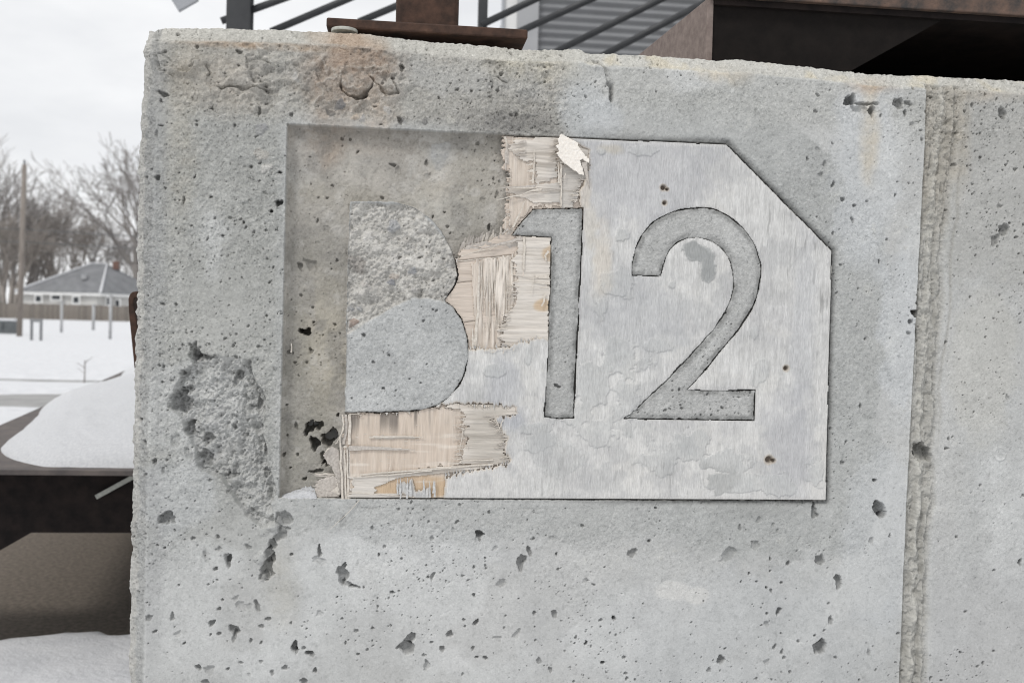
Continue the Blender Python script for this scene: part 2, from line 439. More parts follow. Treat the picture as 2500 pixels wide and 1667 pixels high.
# sand-textured halo round the panel
hal = 1 - sst(.070, .082, sd_pan + .022 * NM + .010 * NB - .03 * sst(1.36, 1.2, V) * 0)
xr_ = sst(PY(1500, 1)[0], PY(1900, 1)[0], U)
hal = 1 - sst(-.009, .009, sd_pan - (.062 + .038 * xr_) + .024 * NM + .014 * NB + .004 * N2)
blend(hal * (.5 + .3 * xr_), (167, 169, 168))
lcol = (1 - sst(PY(690, 1)[0] - .012, PY(720, 1)[0], U)) * sst(PY(500, 1560)[2], PY(500, 1000)[2], V + .12 * NM)
blend(lcol * .85, (164, 165, 162))
tband = sst(PY(900, 330)[2], PY(900, 270)[2], V + .02 * NM + .04 * (U - PY(900, 1)[0])) * (1 - sst(PY(1350, 1)[0], PY(1420, 1)[0], U))
blend(tband * .8, (166, 164, 158))
tb2 = sst(PY(1800, 330)[2], PY(1800, 250)[2], V + .05 * (U - PY(1800, 1)[0]) + .02 * NM) * sst(PY(1350, 1)[0], PY(1420, 1)[0], U)
blend(tb2 * .6, (174, 175, 172))
# smoother pale cement skin
pale = lambda px, py, rx, ry, a, c=(190, 193, 195): blend(ell(px, py, rx, ry, .5, .45) * a, c)
pale(2120, 420, 90, 260, .8); pale(2200, 800, 55, 260, .8); pale(2160, 1300, 110, 220, .6)
pale(2400, 900, 90, 190, .7, (188, 188, 184)); pale(1430, 270, 60, 70, .7, (182, 185, 186)); pale(420, 1210, 90, 80, .5)
pale(1800, 1560, 420, 150, .4); pale(1250, 1500, 400, 170, .4, (189, 190, 190)); pale(1000, 1330, 250, 60, .25)
blend(sst(.05, .30, fbm(U, V, 7, 195, 4)) * (1 - hal) * (1 - tband) * .55, (196, 198, 198)); blend(sst(.12, .4, fbm(U, V, 5, 197, 4)) * (1 - hal) * .4, (166, 167, 166))
pale(1640, 1440, 40, 22, .8, (204, 204, 202)); pale(1700, 1455, 26, 20, .8, (204, 204, 202)); pale(1110, 1610, 40, 30, .6, (202, 203, 203)); pale(1470, 290, 46, 50, .6, (186, 189, 191))
rg = sst(PY(2310, 1)[0], PY(2340, 1)[0], U)
blend(rg * sst(PY(2400, 760)[2], PY(2400, 640)[2], V + .06 * NB) * .75, (170, 170, 167))
blend(rg * (1 - sst(PY(2400, 1500)[2], PY(2400, 1200)[2], V + .1 * NM)) * .5, (172, 173, 174))
# rust and ochre stains
def stain(px, py, rx, ry, a, c, nzz=.6): blend(np.clip(ell(px, py, rx, ry, 1.6, nzz) * (.65 + .5 * N2), 0, 1) * a, c)
stain(850, 105, 60, 40, .6, (160, 142, 126)); stain(830, 185, 90, 60, .7, (150, 131, 116)); stain(880, 150, 80, 35, .65, (156, 136, 120))
stain(800, 250, 50, 70, .6, (158, 142, 128)); stain(905, 265, 50, 60, .6, (182, 166, 150)); stain(640, 112, 150, 9, .8, (165, 142, 120), .3)
stain(440, 330, 34, 190, .4, (178, 172, 158)); stain(560, 190, 90, 60, .35, (172, 158, 142)); stain(1300, 150, 90, 40, .55, (190, 182, 160))
stain(2125, 205, 50, 22, .8, (166, 142, 120)); stain(2125, 320, 22, 110, .55, (190, 176, 152)); stain(2340, 320, 24, 130, .4, (178, 164, 142))
stain(1750, 175, 60, 25, .6, (190, 176, 152)); stain(2400, 225, 90, 22, .5, (172, 158, 140)); stain(1190, 280, 120, 60, .5, (140, 138, 134))
stain(1230, 300, 110, 22, .8, (120, 119, 117)); stain(1470, 330, 50, 18, .4, (140, 140, 138)); stain(1850, 1240, 130, 20, .5, (140, 141, 140))
stain(690, 1420, 30, 90, .3, (182, 176, 160)); stain(380, 480, 22, 360, .6, (146, 148, 150), .5); stain(372, 1400, 22, 300, .45, (148, 149, 150), .5)
# chamfers: top toned pale for light from above; left dirty with a pale edge
chm = np.maximum(sst(.001, .006, dv + .003 * N2), 0)
blend(chm * .75, (188, 187, 181)); blend(chm * ell(850, 90, 70, 60, 1.4, .6) * .7, (168, 146, 126))
blend(sst(.002, .008, du + .003 * N2) * .6, (146, 147, 146)); blend(sst(.017, .022, du + .006 * N2) * .7, (180, 179, 175))
blend(chm * sst(PY(1270, 1)[0], PY(1300, 1)[0], U) * sst(.1, .5, NB) * .5, (196, 186, 162))

# --- recess: floor tones
inrec = sst(.001, -.001, sd_pan)
rtone = np.clip(.5 + .7 * NM + .4 * NB, 0, 1)[..., None]
rec = np.array((158, 156, 151)) * (1 - rtone) + np.array((179, 175, 168)) * rtone
T = T * (1 - inrec[..., None]) + rec * inrec[..., None]
def rstain(px, py, rx, ry, a, c, n=.5): blend(np.clip(ell(px, py, rx, ry, 1.2, n) * (.7 + .4 * N2), 0, 1) * a * inrec, c)
rstain(770, 330, 70, 60, .7, (150, 136, 123)); rstain(790, 860, 50, 120, .5, (176, 168, 150)); rstain(1090, 480, 90, 60, .35, (184, 176, 160)); rstain(900, 340, 120, 40, .45, (172, 160, 148)); rstain(730, 370, 35, 70, .5, (176, 178, 178))
rstain(1110, 520, 130, 50, .75, (182, 181, 176)); rstain(1160, 400, 110, 80, .45, (152, 149, 142)); rstain(1180, 560, 90, 70, .6, (142, 139, 132))
rstain(800, 620, 60, 120, .55, (140, 138, 133)); rstain(780, 800, 60, 160, .5, (168, 163, 150)); rstain(730, 1100, 60, 140, .6, (136, 134, 127))
rstain(840, 470, 120, 25, .5, (142, 138, 128)); rstain(950, 400, 60, 60, .5, (150, 146, 140)); rstain(1075, 375, 26, 24, .9, (158, 160, 160), .2)
rstain(720, 900, 24, 330, .45, (128, 127, 122)); rstain(735, 1000, 60, 220, .35, (138, 136, 128)); rstain(1000, 330, 200, 26, .4, (136, 133, 127)); rstain(1180, 440, 60, 110, .4, (146, 142, 133))
blend(inrec * sst(.1, .4, fbm(U, V, 45, 143, 4)) * .4, (190, 188, 184)); blend(inrec * sst(.12, .45, fbm(U, V, 26, 147, 4)) * .45, (136, 134, 130))

# --- relief: general texture
rvar = sst(-.35, .35, fbm(U, V, 5, 181, 3))
rough = .07 + .25 * rvar * (1 - sst(PY(1, 1300)[2], PY(1, 1600)[2], V)) + .70 * np.clip(lcol * (.35 + .35 * rvar) + tband + hal * .28 + tb2 * .6 + chm * .3 + .6 * sst(.004, .01, du), 0, 1)
rough = rough * (1 - .55 * inrec)
rough = np.maximum(rough, .62 * sst(.001, -.001, sd_let))
NG = fbm(U, V, 390, 72, 1)
h += .0016 * NB * (.4 + .6 * rough) + .0014 * N2 * rough + .0010 * NF * rough + .0006 * NG * rough
h += .0018 * fbm(U, V, 150, 75, 3) * rough
rbm = tband * sst(PY(900, 330)[2], PY(900, 300)[2], V) * sst(-.12, .22, fbm(U, V, 12, 121, 3)) * (dv <= 0) * (du <= 0)
rdg = .45 - np.abs(fbm(U, V, 34, 123, 4, .55))
h += rbm * (.011 * (rdg - .25) + .004 * fbm(U, V, 75, 125, 3))
blend(rbm * sst(.30, .44, rdg) * .45, (192, 189, 182)); blend(rbm * sst(.22, .05, rdg) * .3, (142, 140, 136))
h += .004 * fbm(U, V, 3.0, 77, 2) * 0.5

# --- seam (form joint) running down the right part: rough ridges and a straight left lip
seam = np.array([(PY(x, y)[2], PY(x, y)[0], PY(x + wd, y)[0]) for x, y, wd in ((2262, 215, 85), (2255, 400, 75), (2243, 650, 62), (2232, 860, 62), (2222, 1060, 66), (2212, 1250, 62), (2204, 1450, 60), (2194, 1700, 62))])[::-1]
sl0 = np.interp(V, seam[:, 0], seam[:, 1]).astype(np.float32); sr0 = np.interp(V, seam[:, 0], seam[:, 2]).astype(np.float32)
sr0 = sr0 + .008 * fbm(U * 0, V, 18, 81, 4)
insm = sst(-.001, .001, U - sl0) * sst(-.007, .009, sr0 - U) * (dv <= .01)
vv = (U - sl0) / np.maximum(sr0 - sl0, .01)
rid = fbm(vv * 1.6, V * 1.0, 3.2, 83, 3, ay=7.0) ; streak = fbm(U, V, 180, 85, 3, ay=.12)
blk = fbm(U, V, 120, 87, 3, ay=.55)
rdg1 = vv - .40 - .10 * fbm(V, V * 0, 16, 183, 3); rdg2 = vv - .78 - .06 * fbm(V, V * 0, 22, 185, 3); brk = np.clip(.75 + 1.1 * fbm(V, V * 0, 45, 187, 3), 0, 1.6)
h += insm * (.0070 * np.exp(-(rdg1 / .13) ** 2) * brk + .0050 * np.exp(-(rdg2 / .07) ** 2) * np.clip(1.6 - brk, 0.2, 1.4) + .0042 * streak + .0048 * blk - .0055 + .003 * N2 + .0016 * NF)
h += .0016 * np.exp(-((U - sl0 + .0012) / .0014) ** 2) * (dv <= 0)
blend(insm * .85, (164, 163, 158)); blend(insm * sst(PY(2250, 650)[2], PY(2250, 420)[2], V) * .45, (168, 162, 151))
blend(np.clip(insm * sst(.0, .5, -streak), 0, 1) * .25, (146, 144, 138)); blend(insm * np.exp(-(rdg1 / .12) ** 2) * .5, (190, 189, 183))
# second faint trace to the right of the seam
tr2 = np.exp(-((U - sr0 - .010 - .006 * vn(V * 9, V * 0, 9)) / .003) ** 2) * sst(PY(2300, 1200)[2], PY(2300, 950)[2], V)
h += -.0012 * tr2 * (.5 + .5 * blk); blend(tr2 * .4, (150, 148, 142))

# --- left chamfer: wavy broken arris
h += (.0036 * fbm(U, V, 60, 91, 4, .5) + .0022 * fbm(U, V, 26, 93, 3, ay=1.5)) * sst(.0, .008, du)
h += .0005 * fbm(U, V, 110, 95, 4) * chm

# --- recess step
edge_r = .0007 * N2 + .0005 * NF
h_recess = -.0195 + .0010 * NB + .0010 * N2 + .0006 * NF + .0008 * fbm(U, V, 150, 99, 2)
e = sst(.0009, -.0016, sd_pan + edge_r)
h = h * (1 - e) + h_recess * e
# lip along the panel: broken arris
lip = np.exp(-((sd_pan - .004) / .0035) ** 2) * (sd_pan > -.001)
h -= .0010 * lip * sst(-.2, .4, fbm(U, V, 45, 101, 3))
right_lip = lip * sst(PY(1700, 1)[0], PY(1780, 1)[0], U)
h -= .0034 * (1 + .5 * N2) * np.exp(-(np.maximum(sd_pan + .002 * NB, 0) / .0085) ** 2) * sst(PY(1640, 1)[0], PY(1760, 1)[0], U) * (sd_pan > 0)
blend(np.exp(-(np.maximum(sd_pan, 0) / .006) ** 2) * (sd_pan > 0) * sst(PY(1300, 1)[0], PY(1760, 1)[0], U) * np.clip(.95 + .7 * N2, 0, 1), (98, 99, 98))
bot = (sd_pan > 0) * sst(PY(700, 1250)[2] + .01, PY(700, 1250)[2] + .004, V) * (U > PANEL[-1][0])
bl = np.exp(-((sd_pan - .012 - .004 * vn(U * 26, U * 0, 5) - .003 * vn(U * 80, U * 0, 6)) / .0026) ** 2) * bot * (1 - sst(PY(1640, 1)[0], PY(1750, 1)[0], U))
h -= .0022 * bl; blend(bl * .6, (128, 128, 126))  # groove below the ledge; its shadow line goes into the tone too
ledge = sst(.011, .008, sd_pan) * bot; h += .0012 * ledge * (1 + .6 * N2); blend(ledge * .5, (190, 187, 178))

# --- letters cast through the panel
let_e = .0019 * N2 + .0010 * NF
def letter(sdv, top, edge_drop, ew, rim_c, rim_a, tone):
    global h
    m = sst(.0009, -.0016, sdv + let_e)
    d = np.maximum(0, -sdv)
    rim = np.exp(-(d / ew) ** 2)
    ht = top - edge_drop * rim * (.7 + .6 * np.clip(N2, -1, 1)) + .0008 * NB + .0011 * N2 + .0008 * NF
    h = h * (1 - m) + ht * m
    blend(m, tone); blend(m * .5 * sst(-.3, .5, NB), np.array(tone) + 8)
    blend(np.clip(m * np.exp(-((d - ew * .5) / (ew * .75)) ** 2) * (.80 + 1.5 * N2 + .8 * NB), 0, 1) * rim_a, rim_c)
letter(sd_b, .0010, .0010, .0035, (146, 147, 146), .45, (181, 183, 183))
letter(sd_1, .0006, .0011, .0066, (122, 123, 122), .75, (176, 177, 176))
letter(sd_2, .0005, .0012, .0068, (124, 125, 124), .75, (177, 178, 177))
# broken upper half of the B
BRK = wall_pts([(806, 464), (950, 470), (1040, 560), (1056, 640), (1022, 692), (953, 681), (886, 716), (824, 754), (785, 778), (780, 650)])
sd_br = sdpoly(U, V, BRK) + .0035 * NB + .002 * N2
br = sst(.002, -.003, sd_br) * (sd_b < -.0012)
big = fbm(U, V, 40, 111, 5, .6); cellb = np.abs(fbm(U, V, 28, 113, 3))
h += br * (-.0028 + .010 * big - .006 * cellb + .0022 * NF + .002 * N2)
rim_keep = sst(-.006, -.001, sd_b)
h = np.where(br > .02, np.minimum(h, .001), h)
blend(br * .9, (189, 187, 182)); blend(br * sst(.05, .45, big) * .75, (207, 205, 200)); blend(br * sst(.1, .5, -fbm(U, V, 55, 116, 3)) * .35, (166, 165, 162))

# --- stamped details
nyx = U.shape
iu0 = int(np.searchsorted(us, u0)); iv0 = int(np.searchsorted(vs_, v0))
def window(cx, cz, r):
    a = np.searchsorted(us, cx - r); b = np.searchsorted(us, cx + r) + 1
    c = np.searchsorted(vs_, cz - r); d = np.searchsorted(vs_, cz + r) + 1
    return slice(c, d), slice(a, b)
WRPP = fbm(U, V, 95, 221, 3)
def pit(cx, cz, rx, rz, ang=0., depth=.004, tone=.9, wob=.28, wedge=0.):
    R = max(rx, rz) * 1.5 + H0
    s = window(cx, cz, R)
    if U[s].size == 0: return
    wq = min(.9 * min(rx, rz), .006)
    x = U[s] - cx + wq * N2[s] * 1.1; z = V[s] - cz + wq * WRPP[s] * 1.1
    ca, sa = math.cos(ang), math.sin(ang)
    a = (x * ca + z * sa) / rx; b = (-x * sa + z * ca) / rz
    th = np.arctan2(b, a); p1, p2, p3 = RG.random(3) * 6.28
    r = np.sqrt(a * a + b * b) * (1 + wob * (.5 * np.sin(2 * th + p1) + .35 * np.sin(3 * th + p2) + .25 * np.sin(5 * th + p3)))
    t = np.clip(1 - r * r, 0, 1)
    d = depth * t ** .28 * (1 + wedge * (b if True else 0))
    h[s] -= np.maximum(d, 0).astype(np.float32)
    if tone != 1: T[s] *= (1 - (1 - tone) * np.clip(t * 3, 0, 1))[..., None]  # darker pit colour: pore dirt, plus shade of the depth put into the tone
def pits(f, s, L, dfac=1.0):
    for q in L:
        x, y, rx, ry = q[:4]; k = q[4] if len(q) > 4 else 1.0; ang = q[5] if len(q) > 5 else 0
        p = PY(*f(x, y)); rr = PXM / s
        m = min(rx, ry) * rr
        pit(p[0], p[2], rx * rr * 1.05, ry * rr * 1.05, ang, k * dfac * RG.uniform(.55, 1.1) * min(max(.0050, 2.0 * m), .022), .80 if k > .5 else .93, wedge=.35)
S = .3      # shallow
f4 = fr(700, 1200, 2.94)
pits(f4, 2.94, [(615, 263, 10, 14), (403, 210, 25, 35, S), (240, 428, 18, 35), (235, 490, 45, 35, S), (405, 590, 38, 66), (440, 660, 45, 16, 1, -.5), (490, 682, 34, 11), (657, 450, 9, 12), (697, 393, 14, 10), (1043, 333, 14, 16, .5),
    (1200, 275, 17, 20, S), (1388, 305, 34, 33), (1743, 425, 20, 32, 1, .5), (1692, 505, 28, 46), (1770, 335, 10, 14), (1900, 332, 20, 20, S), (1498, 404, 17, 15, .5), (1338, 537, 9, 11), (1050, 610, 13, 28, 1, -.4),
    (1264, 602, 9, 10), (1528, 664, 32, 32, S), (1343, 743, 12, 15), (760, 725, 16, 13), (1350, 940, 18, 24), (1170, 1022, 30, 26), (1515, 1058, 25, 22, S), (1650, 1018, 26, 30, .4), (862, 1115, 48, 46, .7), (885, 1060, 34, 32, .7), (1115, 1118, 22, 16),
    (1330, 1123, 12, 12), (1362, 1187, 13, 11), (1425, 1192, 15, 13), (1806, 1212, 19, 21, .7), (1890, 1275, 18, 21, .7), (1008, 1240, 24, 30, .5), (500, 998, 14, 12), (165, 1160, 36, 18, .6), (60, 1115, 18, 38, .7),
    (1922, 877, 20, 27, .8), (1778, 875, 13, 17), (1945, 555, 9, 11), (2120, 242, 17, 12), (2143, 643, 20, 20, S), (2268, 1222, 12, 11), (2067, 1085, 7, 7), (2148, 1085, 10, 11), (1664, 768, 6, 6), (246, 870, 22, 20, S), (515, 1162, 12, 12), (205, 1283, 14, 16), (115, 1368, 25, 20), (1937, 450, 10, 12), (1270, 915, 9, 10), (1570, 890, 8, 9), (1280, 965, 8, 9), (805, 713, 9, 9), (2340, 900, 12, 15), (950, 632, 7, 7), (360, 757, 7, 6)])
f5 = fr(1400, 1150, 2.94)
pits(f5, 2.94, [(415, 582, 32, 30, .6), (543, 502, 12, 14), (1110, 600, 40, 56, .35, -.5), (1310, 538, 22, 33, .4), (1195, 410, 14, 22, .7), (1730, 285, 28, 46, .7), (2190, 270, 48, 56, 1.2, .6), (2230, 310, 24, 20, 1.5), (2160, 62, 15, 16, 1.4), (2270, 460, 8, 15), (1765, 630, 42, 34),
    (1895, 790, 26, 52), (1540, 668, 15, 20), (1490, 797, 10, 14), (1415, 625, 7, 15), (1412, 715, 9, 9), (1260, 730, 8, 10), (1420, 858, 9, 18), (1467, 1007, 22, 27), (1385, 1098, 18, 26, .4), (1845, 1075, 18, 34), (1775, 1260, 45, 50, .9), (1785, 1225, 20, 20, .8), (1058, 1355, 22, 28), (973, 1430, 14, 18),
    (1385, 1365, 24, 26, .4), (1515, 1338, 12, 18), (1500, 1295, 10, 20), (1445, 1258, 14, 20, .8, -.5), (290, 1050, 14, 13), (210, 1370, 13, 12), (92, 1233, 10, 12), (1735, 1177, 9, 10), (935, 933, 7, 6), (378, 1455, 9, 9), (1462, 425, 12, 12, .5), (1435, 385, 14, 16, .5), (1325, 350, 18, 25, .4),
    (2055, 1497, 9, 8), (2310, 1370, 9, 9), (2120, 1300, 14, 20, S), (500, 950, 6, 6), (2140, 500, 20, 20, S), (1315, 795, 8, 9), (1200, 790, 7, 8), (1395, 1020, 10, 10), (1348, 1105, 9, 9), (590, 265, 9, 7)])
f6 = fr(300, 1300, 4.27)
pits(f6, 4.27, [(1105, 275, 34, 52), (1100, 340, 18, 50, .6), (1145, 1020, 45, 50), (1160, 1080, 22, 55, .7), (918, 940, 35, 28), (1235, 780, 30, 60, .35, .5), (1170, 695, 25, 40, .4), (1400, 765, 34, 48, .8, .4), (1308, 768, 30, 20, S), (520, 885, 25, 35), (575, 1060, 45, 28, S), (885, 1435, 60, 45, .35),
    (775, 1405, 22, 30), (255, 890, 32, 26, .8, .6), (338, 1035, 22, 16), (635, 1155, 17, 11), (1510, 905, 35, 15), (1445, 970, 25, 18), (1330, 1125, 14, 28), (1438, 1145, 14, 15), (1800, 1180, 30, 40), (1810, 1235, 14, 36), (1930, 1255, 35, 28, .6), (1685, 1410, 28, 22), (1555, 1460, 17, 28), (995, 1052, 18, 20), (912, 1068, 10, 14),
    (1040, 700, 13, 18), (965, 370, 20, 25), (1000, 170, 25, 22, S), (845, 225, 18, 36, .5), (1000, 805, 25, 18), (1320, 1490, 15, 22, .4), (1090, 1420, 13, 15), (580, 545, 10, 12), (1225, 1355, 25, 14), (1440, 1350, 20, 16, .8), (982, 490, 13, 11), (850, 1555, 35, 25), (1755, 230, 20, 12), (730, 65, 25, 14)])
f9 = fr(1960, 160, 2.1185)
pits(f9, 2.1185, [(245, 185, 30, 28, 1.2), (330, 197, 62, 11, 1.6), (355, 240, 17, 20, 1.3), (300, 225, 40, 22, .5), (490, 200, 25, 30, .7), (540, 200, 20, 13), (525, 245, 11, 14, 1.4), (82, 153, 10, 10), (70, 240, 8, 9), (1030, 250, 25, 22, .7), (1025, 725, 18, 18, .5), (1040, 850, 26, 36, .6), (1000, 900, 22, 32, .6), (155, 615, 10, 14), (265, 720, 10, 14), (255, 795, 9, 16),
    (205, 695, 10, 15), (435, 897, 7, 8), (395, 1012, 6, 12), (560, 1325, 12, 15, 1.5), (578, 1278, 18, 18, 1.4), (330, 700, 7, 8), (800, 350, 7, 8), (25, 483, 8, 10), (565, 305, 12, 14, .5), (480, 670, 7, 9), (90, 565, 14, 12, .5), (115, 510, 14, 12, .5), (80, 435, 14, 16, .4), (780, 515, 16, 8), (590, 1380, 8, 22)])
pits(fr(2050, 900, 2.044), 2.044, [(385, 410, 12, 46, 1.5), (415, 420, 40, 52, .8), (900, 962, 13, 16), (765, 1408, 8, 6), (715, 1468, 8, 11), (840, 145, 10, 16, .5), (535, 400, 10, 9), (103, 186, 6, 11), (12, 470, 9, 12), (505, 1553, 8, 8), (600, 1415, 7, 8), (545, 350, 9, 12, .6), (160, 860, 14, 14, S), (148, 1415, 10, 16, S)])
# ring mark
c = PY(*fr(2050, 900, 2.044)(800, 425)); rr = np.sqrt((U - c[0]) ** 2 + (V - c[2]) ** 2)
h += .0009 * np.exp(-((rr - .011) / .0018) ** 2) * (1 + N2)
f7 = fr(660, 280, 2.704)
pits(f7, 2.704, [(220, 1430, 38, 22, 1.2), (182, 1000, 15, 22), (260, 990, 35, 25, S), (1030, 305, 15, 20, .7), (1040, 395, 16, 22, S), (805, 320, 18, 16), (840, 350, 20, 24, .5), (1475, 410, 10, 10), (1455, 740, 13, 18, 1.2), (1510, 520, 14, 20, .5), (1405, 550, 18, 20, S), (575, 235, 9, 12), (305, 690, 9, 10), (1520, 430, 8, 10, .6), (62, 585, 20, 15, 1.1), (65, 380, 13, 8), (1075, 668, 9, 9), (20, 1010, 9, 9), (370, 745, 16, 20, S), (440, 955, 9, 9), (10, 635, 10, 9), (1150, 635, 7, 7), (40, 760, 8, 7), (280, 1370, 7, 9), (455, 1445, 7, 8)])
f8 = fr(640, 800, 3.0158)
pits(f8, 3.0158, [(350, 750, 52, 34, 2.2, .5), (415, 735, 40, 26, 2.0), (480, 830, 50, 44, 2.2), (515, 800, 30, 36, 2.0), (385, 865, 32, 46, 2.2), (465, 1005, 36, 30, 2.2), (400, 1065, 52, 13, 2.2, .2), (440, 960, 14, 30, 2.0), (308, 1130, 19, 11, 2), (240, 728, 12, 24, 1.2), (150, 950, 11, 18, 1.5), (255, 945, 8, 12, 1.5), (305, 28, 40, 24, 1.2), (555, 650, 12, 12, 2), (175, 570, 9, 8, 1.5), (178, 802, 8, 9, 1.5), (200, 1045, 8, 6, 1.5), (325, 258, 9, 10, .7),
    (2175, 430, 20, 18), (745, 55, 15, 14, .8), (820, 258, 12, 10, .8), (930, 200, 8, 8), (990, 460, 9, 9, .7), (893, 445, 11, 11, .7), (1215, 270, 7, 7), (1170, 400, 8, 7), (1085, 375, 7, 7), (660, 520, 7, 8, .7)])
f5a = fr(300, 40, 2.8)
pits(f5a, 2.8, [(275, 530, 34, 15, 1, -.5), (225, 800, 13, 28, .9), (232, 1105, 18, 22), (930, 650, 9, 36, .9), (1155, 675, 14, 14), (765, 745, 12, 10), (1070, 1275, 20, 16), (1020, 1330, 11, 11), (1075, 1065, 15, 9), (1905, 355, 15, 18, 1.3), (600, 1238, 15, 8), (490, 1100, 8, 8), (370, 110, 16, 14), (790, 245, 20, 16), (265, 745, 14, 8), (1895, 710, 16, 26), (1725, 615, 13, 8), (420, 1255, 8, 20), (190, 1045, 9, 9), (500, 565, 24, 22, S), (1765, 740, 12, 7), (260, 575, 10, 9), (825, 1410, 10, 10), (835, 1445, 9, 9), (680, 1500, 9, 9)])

WRP1 = fbm(U, V, 55, 151, 3); WRP2 = fbm(U, V, 62, 157, 3); MODN = fbm(U, V, 38, 161, 3)
def groove(pts, f, wd, depth, tone=.85, lump=0.0):
    P_ = wall_pts(pts, f)
    lo = P_.min(0) - wd * 3 - .02; hi = P_.max(0) + wd * 3 + .02
    s = (slice(np.searchsorted(vs_, lo[1]), np.searchsorted(vs_, hi[1])), slice(np.searchsorted(us, lo[0]), np.searchsorted(us, hi[0])))
    x = U[s] + .0075 * WRP1[s]; z = V[s] + .0075 * WRP2[s]; d = np.full(x.shape, 9., np.float32); sg = np.zeros(x.shape, np.float32)
    for a, b in zip(P_[:-1], P_[1:]):
        ex, ez = b - a
        t = np.clip(((x - a[0]) * ex + (z - a[1]) * ez) / (ex * ex + ez * ez + 1e-12), 0, 1)
        q = np.sqrt((x - a[0] - t * ex) ** 2 + (z - a[1] - t * ez) ** 2)
        side = np.sign((x - a[0]) * ez - (z - a[1]) * ex); sg = np.where(q < d, side, sg); d = np.minimum(d, q)
    md = np.clip(.55 + 1.3 * MODN[s], 0, 1.4)
    g = np.exp(-(d / (wd * (.45 + .6 * md))) ** 2)
    h[s] -= depth * g * md; T[s] *= (1 - (1 - tone) * g * np.clip(md, 0, 1))[..., None]
    if lump: h[s] += lump * np.exp(-(d / .010) ** 2) * np.clip(sg, 0, 1) * (1 - g) * (1 + .8 * N2[s])
for pts, wd, dp in (([(330, 345), (380, 355), (440, 372), (478, 350), (500, 300), (535, 280)], .0022, .008), ([(235, 280), (260, 340), (312, 405)], .002, .006), ([(560, 330), (580, 380), (575, 415)], .0016, .005),
                    ([(640, 490), (730, 480), (850, 492), (900, 475), (985, 512)], .0018, .005), ([(945, 310), (980, 322), (1000, 340)], .0025, .007),
                    ([(1505, 380), (1492, 430), (1495, 490), (1550, 550), (1600, 572), (1680, 522), (1705, 470)], .0026, .009), ([(1690, 420), (1740, 480), (1800, 545), (1880, 520), (1880, 480), (1840, 420)], .0022, .007),
                    ([(1700, 350), (1735, 352), (1745, 380)], .0018, .005), ([(1800, 385), (1830, 390)], .0016, .004), ([(1345, 320), (1300, 360), (1330, 420), (1370, 470)], .002, .004),
                    ([(850, 330), (870, 390), (930, 440), (960, 480)], .0022, .004), ([(1180, 370), (1200, 395), (1190, 420)], .002, .004)):
    groove(pts, f5a, wd * .85, dp, .88, .0055)
groove([(400, 222), (425, 250), (495, 283), (510, 310), (520, 350), (532, 440)], fr(1200, 0, 1.81), .0032, .010, .8, .003)
groove([(15, 330), (60, 350), (95, 380)], fr(380, 0, 2.5), .002, .005, .85)
groove([(2040, 470), (2055, 490), (2050, 530)], fr(380, 0, 2.5), .002, .006, .8, .003); groove([(2060, 465), (2100, 480), (2140, 490)], fr(380, 0, 2.5), .0014, .004, .85)
def dome(x, y, r, f, s, ht, tone=None):
    p = PY(*f(x, y)); R = r * PXM / s; sl_ = window(p[0], p[2], R * 1.7)
    dx = U[sl_] - p[0]; dz = V[sl_] - p[2]; th_ = np.arctan2(dz, dx); k1, k2, k3 = RG.random(3) * 6.28
    q = np.sqrt(dx ** 2 + (dz * RG.uniform(.8, 1.3)) ** 2) / R * (1 + .16 * np.sin(2 * th_ + k1) + .13 * np.sin(3 * th_ + k2) + .08 * np.sin(5 * th_ + k3)) + .22 * N2[sl_]
    t = np.clip(1 - q * q, 0, 1) ** .6
    h[sl_] += (ht * t * (1 + .3 * N2[sl_])).astype(np.float32)
    if tone is not None:
        m = np.clip(t * 2.0, 0, 1)[..., None] * np.clip(.62 + .5 * N2[sl_], 0, .9)[..., None]; T[sl_] = T[sl_] * (1 - m) + (np.asarray(tone) * .7 + .3 * np.mean(tone)) * m
for d in ((1575, 450, 85, .007), (1800, 470, 55, .007), (1910, 480, 60, .004), (1660, 430, 30, .004), (940, 370, 45, .003), (1030, 420, 50, .004), (420, 300, 80, .003), (345, 370, 32, .003), (270, 290, 30, .002), (1740, 390, 35, -.002)):
    dome(d[0], d[1], d[2], f5a, 2.8, d[3])
for d in ((1487, 605, 42, (104, 106, 110)), (1415, 660, 30, (96, 94, 92)), (945, 770, 40, (146, 147, 150)), (980, 1035, 34, (196, 194, 188)), (945, 945, 50, (176, 172, 164)), (1590, 690, 26, (190, 172, 152)), (1080, 610, 40, (188, 186, 180)), (1640, 700, 20, (150, 150, 150)), (1180, 420, 22, (192, 192, 190)), (1810, 640, 30, (170, 168, 164))):
    dome(d[0], d[1], d[2], f5a, 2.8, .0018, d[3])
for d in ((575, 985, 55, (150, 144, 138)), (815, 735, 45, (150, 154, 162)), (550, 1370, 34, (150, 124, 110)), (530, 1280, 22, (140, 142, 146)), (820, 950, 40, (190, 188, 184)), (650, 800, 40, (196, 194, 190)), (950, 1150, 30, (196, 194, 190)), (1180, 990, 22, (186, 184, 180)), (815, 1070, 34, (178, 168, 158)), (940, 1030, 24, (140, 144, 152)), (715, 620, 26, (190, 188, 182)), (590, 1280, 22, (160, 162, 164)), (1000, 660, 30, (184, 180, 172)), (1040, 920, 26, (188, 184, 176)), (800, 1105, 26, (136, 138, 144)), (620, 1120, 28, (190, 186, 180)), (900, 830, 24, (168, 164, 158))):
    dome(d[0], d[1], d[2], f7, 2.704, .0026, d[3])
dome(1120, 245, 66, f7, 2.704, .0022, (162, 163, 162))
dome(1190, 40, 30, f7, 2.704, .002, (192, 190, 180)); dome(1020, 45, 22, f7, 2.704, .0015, (104, 103, 102)); dome(870, 35, 16, f7, 2.704, .0015, (110, 108, 106))

